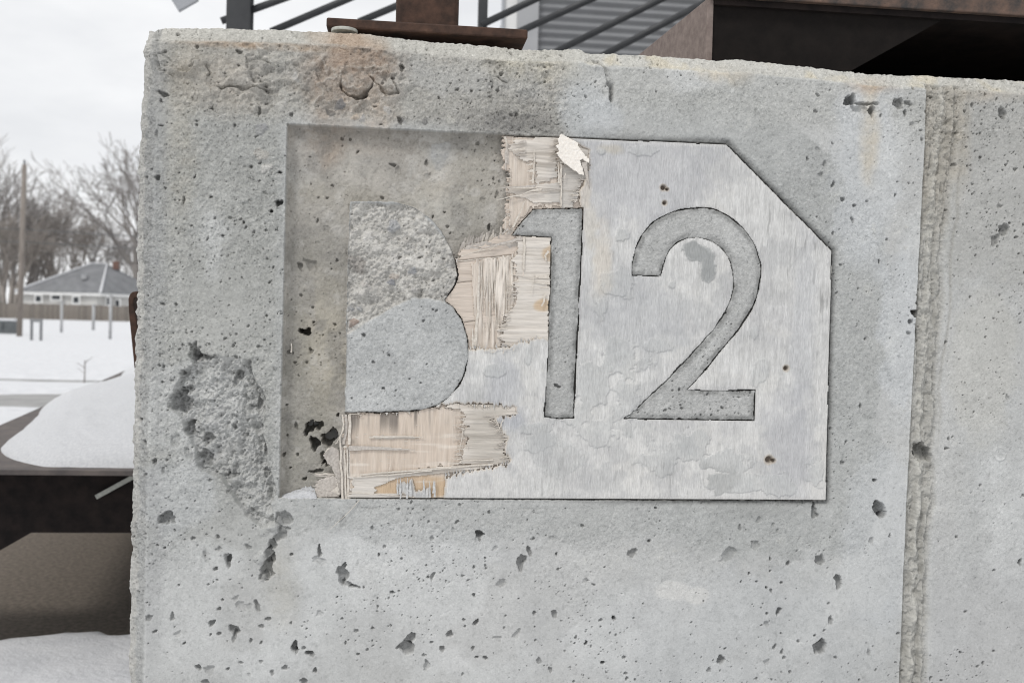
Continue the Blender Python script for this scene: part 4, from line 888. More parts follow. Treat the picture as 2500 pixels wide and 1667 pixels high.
spl = [  # frame, points, widths at both ends (mm), lift, material
    (FZ, [(330, 1180), (400, 1030), (470, 875)], 3.0, .8, (.004, .006), W_), (FZ, [(235, 1230), (248, 1130), (248, 1040)], 1.8, .4, (.001, .004), W_), (FZ, [(280, 1190), (210, 1250), (215, 1255)], 4, .6, (.001, .003), G),
    (FZ, [(445, 805), (540, 765), (650, 755)], .8, 4.2, (.004, .006), W_), (FZ, [(650, 765), (760, 755), (870, 742)], 2.0, 1.2, (.003, .003), G), (FZ, [(440, 815), (300, 835), (130, 880)], 2.0, .4, (.003, .008), W_),
    (FZ, [(580, 715), (400, 725), (180, 742)], 4.5, .6, (.003, .007), G), (FZ, [(600, 735), (420, 745), (230, 715)], 2.5, .5, (.003, .007), W_), (FZ, [(840, 445), (850, 560), (845, 680)], 1.2, 3.0, (.003, .004), W_), (FZ, [(875, 470), (870, 600), (862, 710)], 3.2, 1.6, (.004, .004), W_),
    (FZ, [(878, 640), (875, 800), (870, 945)], 2.6, 2.2, (.003, .003), W_), (FZ, [(572, 300), (568, 480), (556, 680)], 1.0, 3.6, (.003, .003), W_), (FZ, [(925, 570), (905, 640)], 1.2, .5, (.004, .005), W_), (FZ, [(480, 480), (530, 470), (555, 465)], .8, 4, (.003, .003), W_), (FZ, [(485, 545), (530, 545), (560, 540)], .8, 5, (.003, .003), W_),
    (FZ, [(515, 655), (545, 650), (565, 648)], .8, 4, (.003, .003), W_), (FZ, [(300, 250), (380, 235), (480, 215)], .6, 4, (.004, .003), G), (FZ, [(290, 320), (370, 305), (470, 290)], .6, 4, (.004, .003), W_), (FZ, [(330, 355), (400, 345), (470, 340)], .6, 3, (.004, .003), G),
    (FZ, [(245, 150), (262, 220), (268, 270)], 4.5, 1.0, (-.002, -.001), W_), (FZ, [(262, 300), (258, 400), (252, 530)], 6.0, 1.4, (-.003, -.001), G), (FZ, [(290, 180), (290, 330), (285, 460)], 8, 8, (-.004, -.003), G), (FZ, [(1130, 450), (1150, 560), (1190, 740)], 8.0, .3, (.007, .004), G),
    (F6, [(1668, 815), (1520, 850), (1380, 890)], 5.5, 1.0, (.001, .004), G), (F6, [(1675, 805), (1676, 900), (1672, 1025)], 3.6, 3.2, (.002, .002), W_), (F6, [(1240, 965), (1400, 950), (1590, 930)], 1.6, 1.2, (-.003, -.003), W_), (F6, [(1260, 935), (1380, 895), (1500, 870)], 1.2, 2.0, (-.004, .000), W_),
    (F6, [(1470, 880), (1440, 900), (1460, 920)], .6, .4, (.002, .005), W_), (F6, [(1390, 885), (1360, 930), (1350, 950)], .5, .4, (.001, .003), W_), (F6, [(1375, 1000), (1375, 1200), (1350, 1530)], 2.4, 4.5, (-.002, .0), W_), (F6, [(1335, 1410), (1340, 1540)], 1.0, 5.0, (-.001, .001), W_), (F6, [(1600, 1055), (1680, 1070), (1760, 1080)], .4, .7, (.001, .003), W_),
    (F6, [(1740, 1040), (1735, 1120), (1720, 1180)], .5, .4, (.002, .004), W_), (F6, [(1815, 1180), (1800, 1240), (1790, 1265)], 3.5, 2.0, (.003, .004), W_), (F6, [(1835, 900), (1815, 930), (1820, 965)], 4.0, 2.0, (.003, .003), W_), (F6, [(1845, 1112), (1780, 1110), (1740, 1108)], 5.5, 1.0, (.002, .002), W_), (F6, [(1840, 1070), (1750, 1068)], 6, 3, (.001, .001), W_), (F6, [(1838, 1140), (1780, 1142)], 3, 1, (.001, .001), W_),
    (F7, [(590, 640), (600, 720), (580, 800)], 2.5, 1.5, (.0, .002), W_), (F7, [(615, 640), (617, 760), (600, 860)], 4.0, 4.0, (-.002, -.002), G), (F7, [(642, 640), (643, 740), (640, 860)], 4.2, 4.2, (.0, .0), W_), (F7, [(572, 800), (580, 950), (592, 1262)], 2.6, 3.4, (.0, .001), W_), (F7, [(588, 880), (597, 1060), (608, 1262)], 2.4, 2.6, (-.002, -.002), G),
    (F7, [(606, 900), (612, 1080), (618, 1262)], 2.6, 3.0, (.0, .0), W_), (F7, [(624, 880), (630, 1060), (634, 1262)], 2.4, 3.6, (-.001, -.001), W_), (F7, [(640, 900), (643, 1080), (645, 1262)], 2.2, 2.2, (-.002, -.002), G), (F7, [(548, 850), (580, 790), (600, 735)], .8, 1.6, (.003, .002), W_),
    (F7, [(560, 838), (545, 848), (540, 855)], 1.5, .5, (.002, .004), W_), (F7, [(600, 880), (625, 872)], 2.5, 3.0, (.002, .002), W_), (F7, [(640, 886), (820, 884), (1125, 898)], 7.5, .8, (.001, .0015), G), (F7, [(788, 806), (980, 800), (1185, 806)], 3.0, 1.0, (.001, .0015), W_), (F7, [(720, 1080), (1100, 1050), (1700, 1005)], 1.6, 2.6, (.002, .002), W_),
    (F7, [(680, 1100), (900, 1085), (1250, 1050)], 1.0, 2.2, (.002, .002), W_), (F7, [(640, 1215), (860, 1225), (1120, 1245)], 1.6, 1.0, (.001, .002), W_), (F7, [(1480, 745), (1465, 840), (1450, 920)], 1.0, .6, (.003, .004), W_), (F7, [(945, 1005), (935, 1050)], .6, .4, (.002, .004), W_), (F7, [(920, 1050), (922, 1140)], .5, .5, (.003, .004), W_),
    (F7, [(1460, 980), (1600, 975), (1700, 970)], .6, 2.0, (.002, .002), W_), (F7, [(1510, 900), (1505, 850)], .6, .4, (.003, .004), W_), (F7, [(735, 640), (690, 634), (640, 633)], .6, 1.0, (.002, .003), W_), (F7, [(715, 1265), (640, 1350), (490, 1485)], .9, .3, (.004, .009), W_), (F7, [(680, 1065), (655, 1130), (640, 1190)], .5, .4, (.003, .004), W_),
    (F7, [(205, 115), (210, 150), (205, 185)], 1.6, 2.4, (-.015, -.015), W_), (F7, [(1720, 660), (1745, 740)], 1.4, .4, (.004, .005), W_), (F7, [(1770, 680), (1740, 750)], 1.6, .4, (.004, .006), W_), (F7, [(1630, 170), (1660, 165), (1690, 180)], .8, .5, (.004, .005), W_), (F7, [(1770, 190), (1790, 150), (1830, 125)], 1.4, .5, (.004, .006), W_), (F7, [(1850, 170), (1860, 135)], 1.6, .5, (.004, .005), W_), (F7, [(1690, 185), (1730, 160), (1760, 150)], 1.2, .5, (.004, .005), W_)]
for k in range(15):       # upright ribs left standing in the middle tear
    x = 1385 + k * 17 + rnd.uniform(-5, 5); y0 = 985 + rnd.uniform(-25, 40) - k * 4; y1 = 1180 + rnd.uniform(0, 260) - max(0, k - 9) * 30
    spl.append((F6, [(x, y0), (x + rnd.uniform(-4, 4), (y0 + y1) / 2), (x + rnd.uniform(-6, 6), y1)], rnd.uniform(1.2, 2.8), rnd.uniform(.5, 1.8), (-.0018, -.001), rnd.choice((W_, W_, G))))
for k in range(22):       # upper torn tuft beside the B
    x = 1255 + k * 17; y = 900 - k * 4.5 + rnd.uniform(-12, 12)
    spl.append((F6, [(x, y + 10), (x + 12 + rnd.uniform(-8, 8), y - 35), (x + 22 + rnd.uniform(-12, 16), y - 70 - rnd.uniform(0, 26) + k * .8)], rnd.uniform(5, 9), rnd.uniform(.5, 2.2), (-.008, rnd.uniform(-.002, .004)), rnd.choice((W_, G, G))))
for k in range(16):       # torn level fibres at the end of the lower tear
    y = 1070 + k * 11 + rnd.uniform(-4, 4)
    spl.append((F7, [(560, y + 20), (500, y + 14), (400 + rnd.uniform(-30, 40) - 4 * k * .3, y + rnd.uniform(2, 14))], rnd.uniform(3, 5), rnd.uniform(.5, 1.4), (-.010, -.006), rnd.choice((G, G, W_))))
for k in range(14):       # grey splinters left of the face edge in the lower tear
    x = rnd.choice((985, 1000, 1020, 1045, 1065, 1090, 1100, 1160, 1190, 1215, 1235, 1265, 1285)) + rnd.uniform(-6, 6); y = rnd.uniform(1095, 1160)
    spl.append((F7, [(x, 1215 + rnd.uniform(-10, 40)), (x, (y + 1215) / 2), (x + rnd.uniform(-4, 4), y)], rnd.uniform(2.5, 5), .5, (.0035, .004), MAT_FSPL if 'MAT_FSPL' in globals() else G))
for k in range(60):       # fine hairs over the lower tear
    x = rnd.uniform(680, 1420); y = rnd.uniform(700, 1060); L = rnd.uniform(20, 110)
    spl.append((F7, [(x, y), (x + L * .5, y + rnd.gauss(0, 3)), (x + L, y + rnd.gauss(0, 6))], rnd.uniform(.5, 1.3), .4, (-.0025, -.0022), W_))
def fringe(line, f, n, L, up, mats, lift):
    q = np.array(line, float); sg = np.r_[0, np.cumsum(np.hypot(*np.diff(q, axis=0).T))]
    for k in range(n):
        t = rnd.random() * sg[-1]; x = np.interp(t, sg, q[:, 0]); y = np.interp(t, sg, q[:, 1]); l = L * rnd.uniform(.35, 1.3)
        dx, dy = up; jx = rnd.gauss(0, .16) * l
        px_, py_ = (jx, 0) if abs(dy) > abs(dx) else (0, jx)
        spl.append((f, [(x - dx * l * .3, y - dy * l * .3), (x + dx * l * .4 + px_ * .3, y + dy * l * .4 + py_ * .3), (x + dx * l + px_, y + dy * l + py_)], rnd.uniform(.9, 2.4), .25, (.0008, rnd.uniform(.001, .0045)), rnd.choice(mats)))
fringe([(1320, 1540), (1560, 1528), (1640, 1500), (1840, 1475)], F6, 34, 26, (0, -1), (MAT_FSPL, W_), 0)
fringe([(1345, 1085), (1550, 1052), (1822, 995)], F7, 34, 30, (0, -1), (MAT_FSPL, MAT_FSPL, W_), 0)
fringe([(1690, 650), (1740, 720), (1800, 800), (1780, 880), (1820, 985)], F7, 26, 60, (-1, 0), (G, W_), 0)
fringe([(1400, 562), (1700, 577), (1860, 592)], F7, 18, 22, (0, 1), (MAT_FSPL, W_), 0)
fringe([(1480, 640), (1470, 800), (1450, 1000)], F7, 24, 70, (-1, 0), (G, W_, W_), 0)
fringe([(1640, 1060), (1600, 1240), (1520, 1500)], F6, 22, 60, (-1, 0), (G, W_, W_), 0)
fringe([(1030, 900), (1080, 700), (1160, 600)], FZ, 18, 80, (-1, 0), (G, W_), 0)
fringe([(860, 180), (840, 420)], FZ, 14, 90, (-1, 0), (W_, G), 0)
fringe([(300, 380), (300, 760), (285, 1150)], FZ, 16, 40, (-1, 0), (W_, G), 0)
for i, (f, pts, a, b, lf, mt) in enumerate(spl):
    strip('splinter', pts, f, a, b, lf, mat=mt, jag=.12, n=5 if len(pts) == 2 else 8)

def flap(name, outline, f, hfun, mat, nn=26, thick=.0012, edge_jag=.0012):
    """a curled piece of veneer: outline polygon filled by a fine grid, bent by hfun(s, t)"""
    P_ = wall_pts(outline, f); lo = P_.min(0); hi = P_.max(0)
    st = .0011
    a, b = np.meshgrid(np.arange(lo[0], hi[0], st), np.arange(lo[1], hi[1], st))
    q = sdpoly(a + edge_jag * vn(b * 700, b * 0, 5), b + edge_jag * .6 * vn(a * 700, a * 0, 6), P_, .02)
    s_ = (a - lo[0]) / (hi[0] - lo[0]); t_ = (b - lo[1]) / (hi[1] - lo[1])
    hgt = hfun(s_, t_) + .0004 * vn(a * 300, b * 300, 3)
    o = grid_obj(name, np.stack([a, -hgt, b], -1), cells(q < 0), np.ones(a.shape + (3,)), mat, skirt=thick)
    link(o); place(o, ply); return o
fl = flap('torn_flap', [(850, 140), (960, 185), (1060, 235), (1060, 265), (1120, 340), (1190, 425), (1185, 470), (1110, 425), (1085, 430), (1120, 520), (1140, 605), (1080, 590), (970, 520), (880, 455), (815, 390), (800, 350), (835, 335), (795, 275), (830, 255), (815, 205)], FZ, lambda s, t: .003 + .010 * (1 - s) ** 1.5 + .005 * t, mat_noise('fresh_cream_veneer', (.84, .78, .70), (.94, .90, .84), 420, .8, bs=.4, bd=.0006))
fl['label'] = 'bright cream flap of freshly torn veneer'
flap('torn_flap', [(445, 935), (480, 885), (520, 872), (545, 885), (565, 900), (575, 1000), (590, 1240), (540, 1225), (505, 1205), (550, 1180), (545, 1120), (520, 1060), (505, 1020), (480, 1005), (462, 965)], F7, lambda s, t: -.006 + .010 * (1 - s) ** 2 * t + .002 * t, G, edge_jag=.0006)
flap('torn_flap', [(440, 940), (480, 885), (540, 880), (500, 890), (465, 925)], F7, lambda s, t: .004 + .0 * s, W_, edge_jag=.0003)
flap('torn_flap', [(510, 1020), (530, 1040), (560, 1150), (575, 1235), (545, 1225), (500, 1200), (550, 1165), (535, 1090)], F7, lambda s, t: .0005 + .004 * (1 - s), W_, edge_jag=.0008)
flap('torn_flap', [(380, 1170), (420, 1120), (520, 1090), (560, 1110), (570, 1250), (480, 1255), (390, 1250)], F7, lambda s, t: -.009 + .003 * s, G, edge_jag=.0014)
flap('torn_flap', [(1245, 960), (1270, 880), (1330, 850), (1420, 830), (1500, 850), (1600, 840), (1660, 800), (1670, 830), (1600, 900), (1480, 930), (1300, 955)], F6, lambda s, t: -.008 + .005 * t, G, edge_jag=.0016)

# snow caught in the corner of the recess
c0 = wall_pts([(135, 1262)], F7)[0]; c1 = wall_pts([(400, 1262)], F7)[0]
sx = np.linspace(0, 1, 70); sy = np.linspace(0, 1, 24); SX, SY = np.meshgrid(sx, sy)
prof = np.interp(SX, [0, .1, .45, .8, .92, 1], [.003, .006, .0125, .017, .014, 0.0])
sz = c0[1] + .0005 + prof * (1 - .55 * SY ** 2) * sst(1.02, .75, SY) * (1 + .16 * vn(SX * 14, SY * 9, 3) + .10 * vn(SX * 40, SY * 20, 5))
sp3 = np.stack([c0[0] + .001 + (c1[0] - c0[0]) * SX, .0192 - .0185 * SY, sz], -1)
o = grid_obj('snow_patch', sp3, np.ones((23, 69), bool), np.ones_like(sp3), MAT_SNOWF, skirt=None); link(o)
tag(o, 'small crusty snow patch caught in the bottom corner of the number recess', 'snow', kind='thing')

# ------------------------------------------------------------------ rusted post and plate on top of the wall
YP = .045
a = PY(797, 42, YP); b = PY(1289, 72, YP); c = PY(1040, 82, YP)
zt_ = (a[2] + b[2]) / 2; th = .0165
post = empty('steel_post', (((a[0] + b[0]) / 2), YP + .16, zt_ - th), label='rusted square steel post welded on a base plate over the wall top', cat='post')
rotp = Matrix.Rotation(math.atan2(a[2] - b[2], b[0] - a[0]) * 1.0, 3, 'Y')
MB().box(((a[0] + b[0]) / 2, YP + .16, zt_ - th / 2), (b[0] - a[0], .32, th), rotp).build('base_plate', MAT_RUST, post, bevel=.003)
a2 = PY(966, 50, .15); b2 = PY(1120, 55, .15)
MB().box(((a2[0] + b2[0]) / 2, .15 + .055, zt_ + .60), (b2[0] - a2[0], .11, 1.2)).build('square_tube', MAT_RUST, post, bevel=.008)
wl = MB()
xr = b2[0] + .002
wl.tube([(xr, .15 + .01, zt_ + .002), (xr, .20, zt_ + .004), (xr, .26, zt_ + .002)], .006, 8); wl.tube([(a2[0], .147, zt_ + .002), (b2[0], .147, zt_ + .002)], .006, 8)
wl.build('weld_bead', MAT_RUST, post, smooth=True)
wa = PY(841, 76, .052)
m = MB(); m.tube([(wa[0], .052, wa[2] - .0035), (wa[0], .052, wa[2] + .0020)], .0215, 40); 
wsh = m.build('washer', MAT_GALV, None, bevel=.001)
tag(wsh, 'pale round zinc washer wedged under the left end of the base plate', 'washer')

# ------------------------------------------------------------------ steel trough over the right part of the wall top
YT = .16
pn = PY(1728, -4, YT); rgt = PY(2700, 52, YT)
zpl = pn[2]
zr = PY(2310, 33, YT)[2]
tr = empty('steel_beam', (pn[0] + .5, YT, zt), label='deep brown steel box beam resting on the right part of the wall top', cat='beam')
rz = math.radians(4.5)
dirb = Vector((-math.sin(rz), math.cos(rz), 0))
zb = PY(1735, 220, YT)[2]
def plate_v(name, x, y, L, z0, z1, t, mat):
    p0 = Vector((x, y, z0)); p1 = p0 + dirb * L
    nrm = Vector((dirb.y, -dirb.x, 0)) * t
    m = MB(); m.prism([p0, p1, p1 + Vector((0, 0, z1 - z0)), p0 + Vector((0, 0, z1 - z0))], nrm)
    return m.build(name, mat, tr, bevel=.0015)
plate_v('side_plate', pn[0], YT, 1.6, zb, zpl, .012, MAT_RUSTL)
slope = (zr - zpl) / (PY(2310, 33, YT)[0] - pn[0])
xe = rgt[0] + .5
tp = MB()
z0 = zpl + .001; z1 = zpl + slope * (xe - pn[0])
p = [Vector((pn[0] + .0125, YT - .002, z0 - .012)), Vector((xe, YT - .002, z1 - .012)), Vector((xe, YT - .002, z1)), Vector((pn[0] + .0125, YT - .002, z0))]
tp.prism(p, dirb * 1.6); tp.build('top_plate', MAT_RUSTD, tr)
lp = MB(); lp.prism([p[0] + Vector((-.012, -.016, .010)), p[1] + Vector((0, -.016, .010)), p[1] + Vector((0, -.016, .085)), p[0] + Vector((-.012, -.016, .085))], (0, .0135, 0)); lp.build('front_lip', MAT_RUSTO, tr, bevel=.002)
MAT_WEB = mat_noise('brown_black_steel', (.007, .0056, .0052), (.012, .0095, .0085), 30, .8, bs=.25, bd=.002, spec=.15)
wbp = [PY(x, y, YT + .006) for x, y in ((1738, 2), (2318, 40), (2070, 178), (2040, 235), (1738, 235))]
wbm = MB(); wbm.prism([tuple(p_) for p_ in wbp], (0, .012, 0)); wbm.build('web_plate', MAT_WEB, tr)
plate_v('shaded_lining', pn[0] + .0125, YT + .006, 1.5, zb, zpl - .004, .004, MAT_RUSTD)  # dark skin on the side plate, its colour standing in for interior shade
bk = MB(); bk.box((pn[0] + 1.1, YT + .5, (zb + zpl) / 2), (2.2, .012, zpl - zb + .06)); bk.build('added_back_plate', MAT_RUSTD, tr)  # dark back, added so the void under the top plate stays black
bt = MB(); bt.box((pn[0] + .75 - .06, YT + .8, zb + .006), (1.45, 1.5, .01)); bt.build('bottom_plate', MAT_RUSTD, tr)  # dark bottom, likewise added to keep the void black

# ------------------------------------------------------------------ stair railing behind the wall
YR = 3.1
rail = empty('stair_railing', (PY(900, 600, YR)[0], YR, 0), label='charcoal steel stair railing with sloping round bars behind the wall', cat='railing')
for xa, xb, y in ((553, 612, YR), (1168, 1191, YR + .02)):
    q0 = PY(xa, 40, y); q1 = PY(xb, 40, y); wd = q1[0] - q0[0]
    MB().box(((q0[0] + q1[0]) / 2, y + .03, 1.6), (wd, max(wd * .8, .03), 3.2)).build('post', MAT_BLACK, rail, bevel=.004)
for (x0, y0, x1, y1) in ((560, 45, 690, -2), (685, 68, 845, 0), (905, 42, 1100, -40), (1195, 52, 1315, -5), (1270, 77, 1440, 0), (1375, 118, 1612, 0), (1487, 128, 1625, 56)):
    a = PY(x0, y0, YR + .03); b = PY(x1, y1, YR + .03); d = (b - a)
    MB().tube([tuple(a - d * .15), tuple(b + d * 1.3)], .0165, 10).build('rail_bar', MAT_BLACK, rail, smooth=True)
q = PY(613, 20, YR)
MB().tube([(q[0], YR + .03, .2), (q[0], YR + .03, 3.0)], .008, 8).build('edge_rod', MAT_BLACK, rail, smooth=True)
pl = PY(450, 5, 3.4)
c0, c1, c2, c3 = (PY(x, y, 3.4) for x, y in ((415, -5), (435, 27), (482, 0), (470, -60)))
m = MB(); m.prism([tuple(c0), tuple(c1), tuple(c2), tuple(c2 + np.array((.05, 0, .5))), tuple(c0 + np.array((-.2, 0, .5)))], (0, .03, 0))
o = m.build('sheet_metal_sign', MAT_GRAYP); tag(o, 'grey sheet metal panel corner hanging into the sky over the wall corner', 'panel')

# ------------------------------------------------------------------ building with ribbed metal siding
YG = 9.0
bl = empty('metal_building', (PY(1600, 700, YG)[0], YG, 0), label='grey building clad in horizontal ribbed metal siding behind the railing', cat='building')
xl = PY(1312, 60, YG)[0]; xw = xl + 9.0; pitch_ = .089
mrib = MB(); ncs = 10
for i in range(ncs + 1):
    t = i / ncs; z = t * pitch_; y = -.034 * (.5 - .5 * math.cos(2 * math.pi * t))
    mrib.v += [(0, y, z), (9.0, y, z)]
for i in range(ncs): mrib.f.append((2 * i, 2 * i + 1, 2 * i + 3, 2 * i + 2))
first = None
for k in range(62):
    if first is None:
        first = mrib.build('siding_rib', MAT_SIDING, bl, smooth=True); o = first
    else:
        o = first.copy(); COL.objects.link(o)
    o.location = (xl, YG, k * pitch_)
xt0 = PY(1262, 60, YG)[0]
MB().box(((xt0 + xl) / 2, YG - .02, 2.8), (xl - xt0, .12, 5.6)).build('corner_trim', MAT_TRIM, bl)
MB().box(((PY(1232, 60, YG)[0] + xt0) / 2, YG + .08, 2.8), (xt0 - PY(1232, 60, YG)[0], .10, 5.6)).build('door_frame', MAT_WHITE, bl)
MB().box((PY(1228, 60, YG)[0], YG + .05, 2.8), (.025, .10, 5.6)).build('downpipe', MAT_GRAYP, bl)
MB().box(((xl + xw) / 2, YG + 3, 2.75), (9.0, 5.6, 5.5)).build('wall', MAT_TRIM, bl)

# ------------------------------------------------------------------ low steel bench with snow, left of the wall
zbn = EYE - (1142 - 757) / FPX * (YB + DIST)
zb_top = zbn + .016
nl = PZ(-60, 1120, zb_top)
e0 = PZ(0, 1037, zb_top); e1 = PZ(330, 893, zb_top)
dl = Vector(e1 - e0).normalized()
bench = empty('steel_bench', (-1.0, YB + .5, 0), label='low rusted steel bench with a wide plate top under deep snow', cat='bench')
yN = YB
k0 = (yN + .18 - e0[1]) / dl.y
cA = Vector(e0) + dl * k0; cA.z = zb_top
LB = 6.2
farL = Vector(e0) + dl * LB; farL.z = zb_top
pts = [Vector((cA.x + .20, yN, zb_top)), Vector((cA.x + .09, yN + .03, zb_top)), Vector((cA.x + .02, yN + .10, zb_top)), Vector((cA.x + .0, yN + .18, zb_top)), farL, Vector((2.2, farL.y, zb_top)), Vector((2.2, yN, zb_top))]
MB().prism(pts, (0, 0, -.016)).build('top_plate', MAT_PLATE, bench, bevel=.002)
MB().prism([p + Vector((.03 if i in (1, 2, 3, 4) else 0, .03, -.0175)) for i, p in enumerate(pts)], (0, 0, -.004)).build('underside', MAT_RUSTD, bench)  # extra dark layer, its colour standing in for the shaded underside
YW = yN + .22
wb = PY(190, 1300, YW)[2]; xw0 = PY(76, 1300, YW)[0]
web = MB(); web.prism([(xw0 - .9, YW, zbn - .005), (1.8, YW, zbn - .005), (1.8, YW, wb), (xw0, YW, wb), (PY(-5, 1346, YW)[0], YW, PY(-5, 1346, YW)[2]), (xw0 - .9, YW, wb - .5)], (0, .25, 0))
web.build('web_plate', MAT_RUSTD, bench)
MB().box((xw0 - .55, YW + .12, wb / 2), (.5, .25, wb)).build('leg', MAT_RUSTD, bench); MB().box((1.6, YW + .12, wb / 2), (.3, .25, wb)).build('leg', MAT_RUSTD, bench)
MB().box((.55, YW + 1.5, wb / 2 + .1), (2.6, .03, wb + .2)).build('added_back_plate', MAT_RUSTD, bench)  # added plate that blocks back light from the ground under the bench
ba = PY(248, 1203, YW - .02); bb = PY(345, 1150, YW - .02)
dd = Vector(bb - ba); an = math.atan2(dd.z, dd.x)
MB().box(tuple((ba + bb) / 2 + np.array((.02, 0, .008))), (dd.length + .08, .02, .014), Matrix.Rotation(-an, 3, 'Y')).build('light_strip_bar', MAT_GALV, bench)  # added pale bar standing in for a strip of light under the plate
# snow on the bench
ny_, nx_ = 90, 120
S1, S2 = np.meshgrid(np.linspace(0, 1, nx_), np.linspace(0, 1, ny_))
depthv = .05 + (farL.y - yN - .3) * S2 ** 1.35
yy = yN + depthv
xlft = cA.x + .015 + (farL.x - cA.x) * np.clip((yy - cA.y) / (farL.y - cA.y), -.02, 1) + .38 * np.exp(-(depthv / .24)) + .07 + .05 * np.sin(depthv * 2.2)
xlft = xlft + .02 * fbm(yy, yy * 0, 3, 301, 3)
xx = xlft + (2.1 - xlft) * S1 ** 2.0
yy2 = yy + .012 * fbm(xx, xx * 0, 9, 303, 3) * (S2 < .05)
dl_ = xx - xlft; dn = depthv - .05
hs = (.06 * (1 - np.exp(-dl_ / .06)) + .11 * (1 - np.exp(-dl_ / .35))) * (.55 * (1 - np.exp(-dn / .04)) + .45 * (1 - np.exp(-dn / .35))) + .014 * fbm(xx, yy, 3, 305, 4) * (1 - np.exp(-dl_ / .1)) * (1 - np.exp(-dn / .08)) + .004 * fbm(xx, yy, 60, 306, 3) + .007 * fbm(xx, yy, 18, 307, 3) * (1 - np.exp(-dl_ / .1))
sn = np.stack([xx, yy2, zb_top + .001 + np.maximum(hs, 0) - .006 * (S1 == 0) - .006 * (S2 == 0)], -1)
o = grid_obj('snow_cover', sn, np.ones((ny_ - 1, nx_ - 1), bool), np.ones_like(sn), MAT_SNOWF); link(o)
tag(o, 'thick smooth white snow lying on the steel bench plate', 'snow', kind='thing')

# upright plate with a rounded corner just behind the wall end
Y5 = .75
q = [PY(x, y, Y5) for x, y in ((331, 711), (322, 713), (316, 720), (313, 730), (314, 760), (328, 900), (345, 900), (330, 760), (325, 740), (328, 728), (345, 724), (345, 711))]
m = MB(); m.prism([tuple(p) for p in q], (0, .55, 0)); o = m.build('steel_plate', MAT_RUST, None, bevel=.002)
tag(o, 'bent rusty steel plate with a rounded corner peeking past the wall end', 'plate')

# ------------------------------------------------------------------ far background
def gz(Y): return float(terrain(0, Y)) + .05
# house with hip roof
YH = 108.0
def Hp_(px, py, Y=YH): return Vector(PY(px, py, Y))
gH = gz(YH)
hs_ = empty('house', (Hp_(245, 717).x, YH, gH), label='white single-storey house with a grey hip roof beyond the fence', cat='house')
cn = Hp_(245, 716)                                    # near corner of the eaves
ez_ = cn.z
eL = Vector((Hp_(18, 706).x, YH + 2.0, ez_)); eR = Vector((Hp_(372, 722).x, YH + 8.0, ez_))
bL = eL + (eR - cn); ap0 = Vector((Hp_(190, 640).x, YH + 5.0, Hp_(190, 637).z)); ap1 = Vector((Hp_(228, 640).x, YH + 5.0, Hp_(190, 637).z))
r_ = MB(); r_.quad(eL, cn, ap1, ap0); r_.quad(cn, eR, ap1); r_.quad(bL, eL, ap0); r_.quad(eR, bL, ap0, ap1)
roof = r_.build('roof', MAT_SHINGLE, hs_)
MB().box(((ap1.x + .9), YH + 5.2, ap1.z - .1), (.55, .55, .9)).build('chimney', MAT_BRICK, roof)
MB().box((ap0.x - .1, YH + 2.6, (ez_ + ap0.z) / 2 + .1), (.5, .5, .5)).build('roof_vent', MAT_TRIM, roof)
MB().tube([tuple(cn + Vector((0, 0, .06))), tuple(ap1 + Vector((0, 0, .06)))], [.14, .07], 6).build('snow_ridge', MAT_SNOW, roof)
MB().tube([tuple(eL + Vector((0, 0, .06))), tuple(ap0 + Vector((0, 0, .08)))], [.12, .08], 6).build('snow_ridge', MAT_SNOW, roof)
MB().tube([tuple(ap0 + Vector((0, 0, .06))), tuple(ap1 + Vector((0, 0, .06)))], .07, 6).build('snow_ridge', MAT_SNOW, roof)
fa = MB(); dn_ = Vector((0, 0, -.28)); fa.prism([eL, cn, cn + dn_, eL + dn_], (0, .1, 0)); fa.prism([cn, eR, eR + dn_, cn + dn_], (-.05, .1, 0)); fa.build('fascia', MAT_WHITE, hs_)
so_ = MB(); so_.prism([eL, cn, eR, bL], (0, 0, -.06)); so_.build('soffit', MAT_WHITE, hs_)
inn = lambda v: Vector((cn.x + (v.x - cn.x) * .93 - .3, v.y + .5, gH))
wA, wB, wC = inn(eL), Vector((cn.x - .5, cn.y + .5, gH)), Vector((eR.x - .5, eR.y, gH))
hw = ez_ - gH - .28
MB().prism([wA, wB, wB + Vector((0, 0, hw)), wA + Vector((0, 0, hw))], (0, .2, 0)).build('wall', MAT_CLAP, hs_)
MB().prism([wB, wC, wC + Vector((0, 0, hw)), wB + Vector((0, 0, hw))], (-.2, .1, 0)).build('wall', MAT_CLAP, hs_)
def win(px0, px1, py0, py1, Y, parent):
    a = Hp_(px0, py0, Y); b = Hp_(px1, py1, Y)
    f_ = MB().box(((a.x + b.x) / 2, Y, (a.z + b.z) / 2), (abs(b.x - a.x) + .3, .12, abs(a.z - b.z) + .3)).build('window', MAT_WHITE, parent)
    MB().box(((a.x + b.x) / 2, Y - .08, (a.z + b.z) / 2), (abs(b.x - a.x), .06, abs(a.z - b.z))).build('pane', MAT_WINDOW, f_)
for w_ in ((180, 192, 725, 739, YH + .2), (127, 147, 721, 731, YH + .9), (88, 100, 722, 736, YH + 1.2), (262, 270, 727, 744, YH + 1.0), (283, 291, 733, 747, YH + 2.0)):
    win(*w_, hs_)

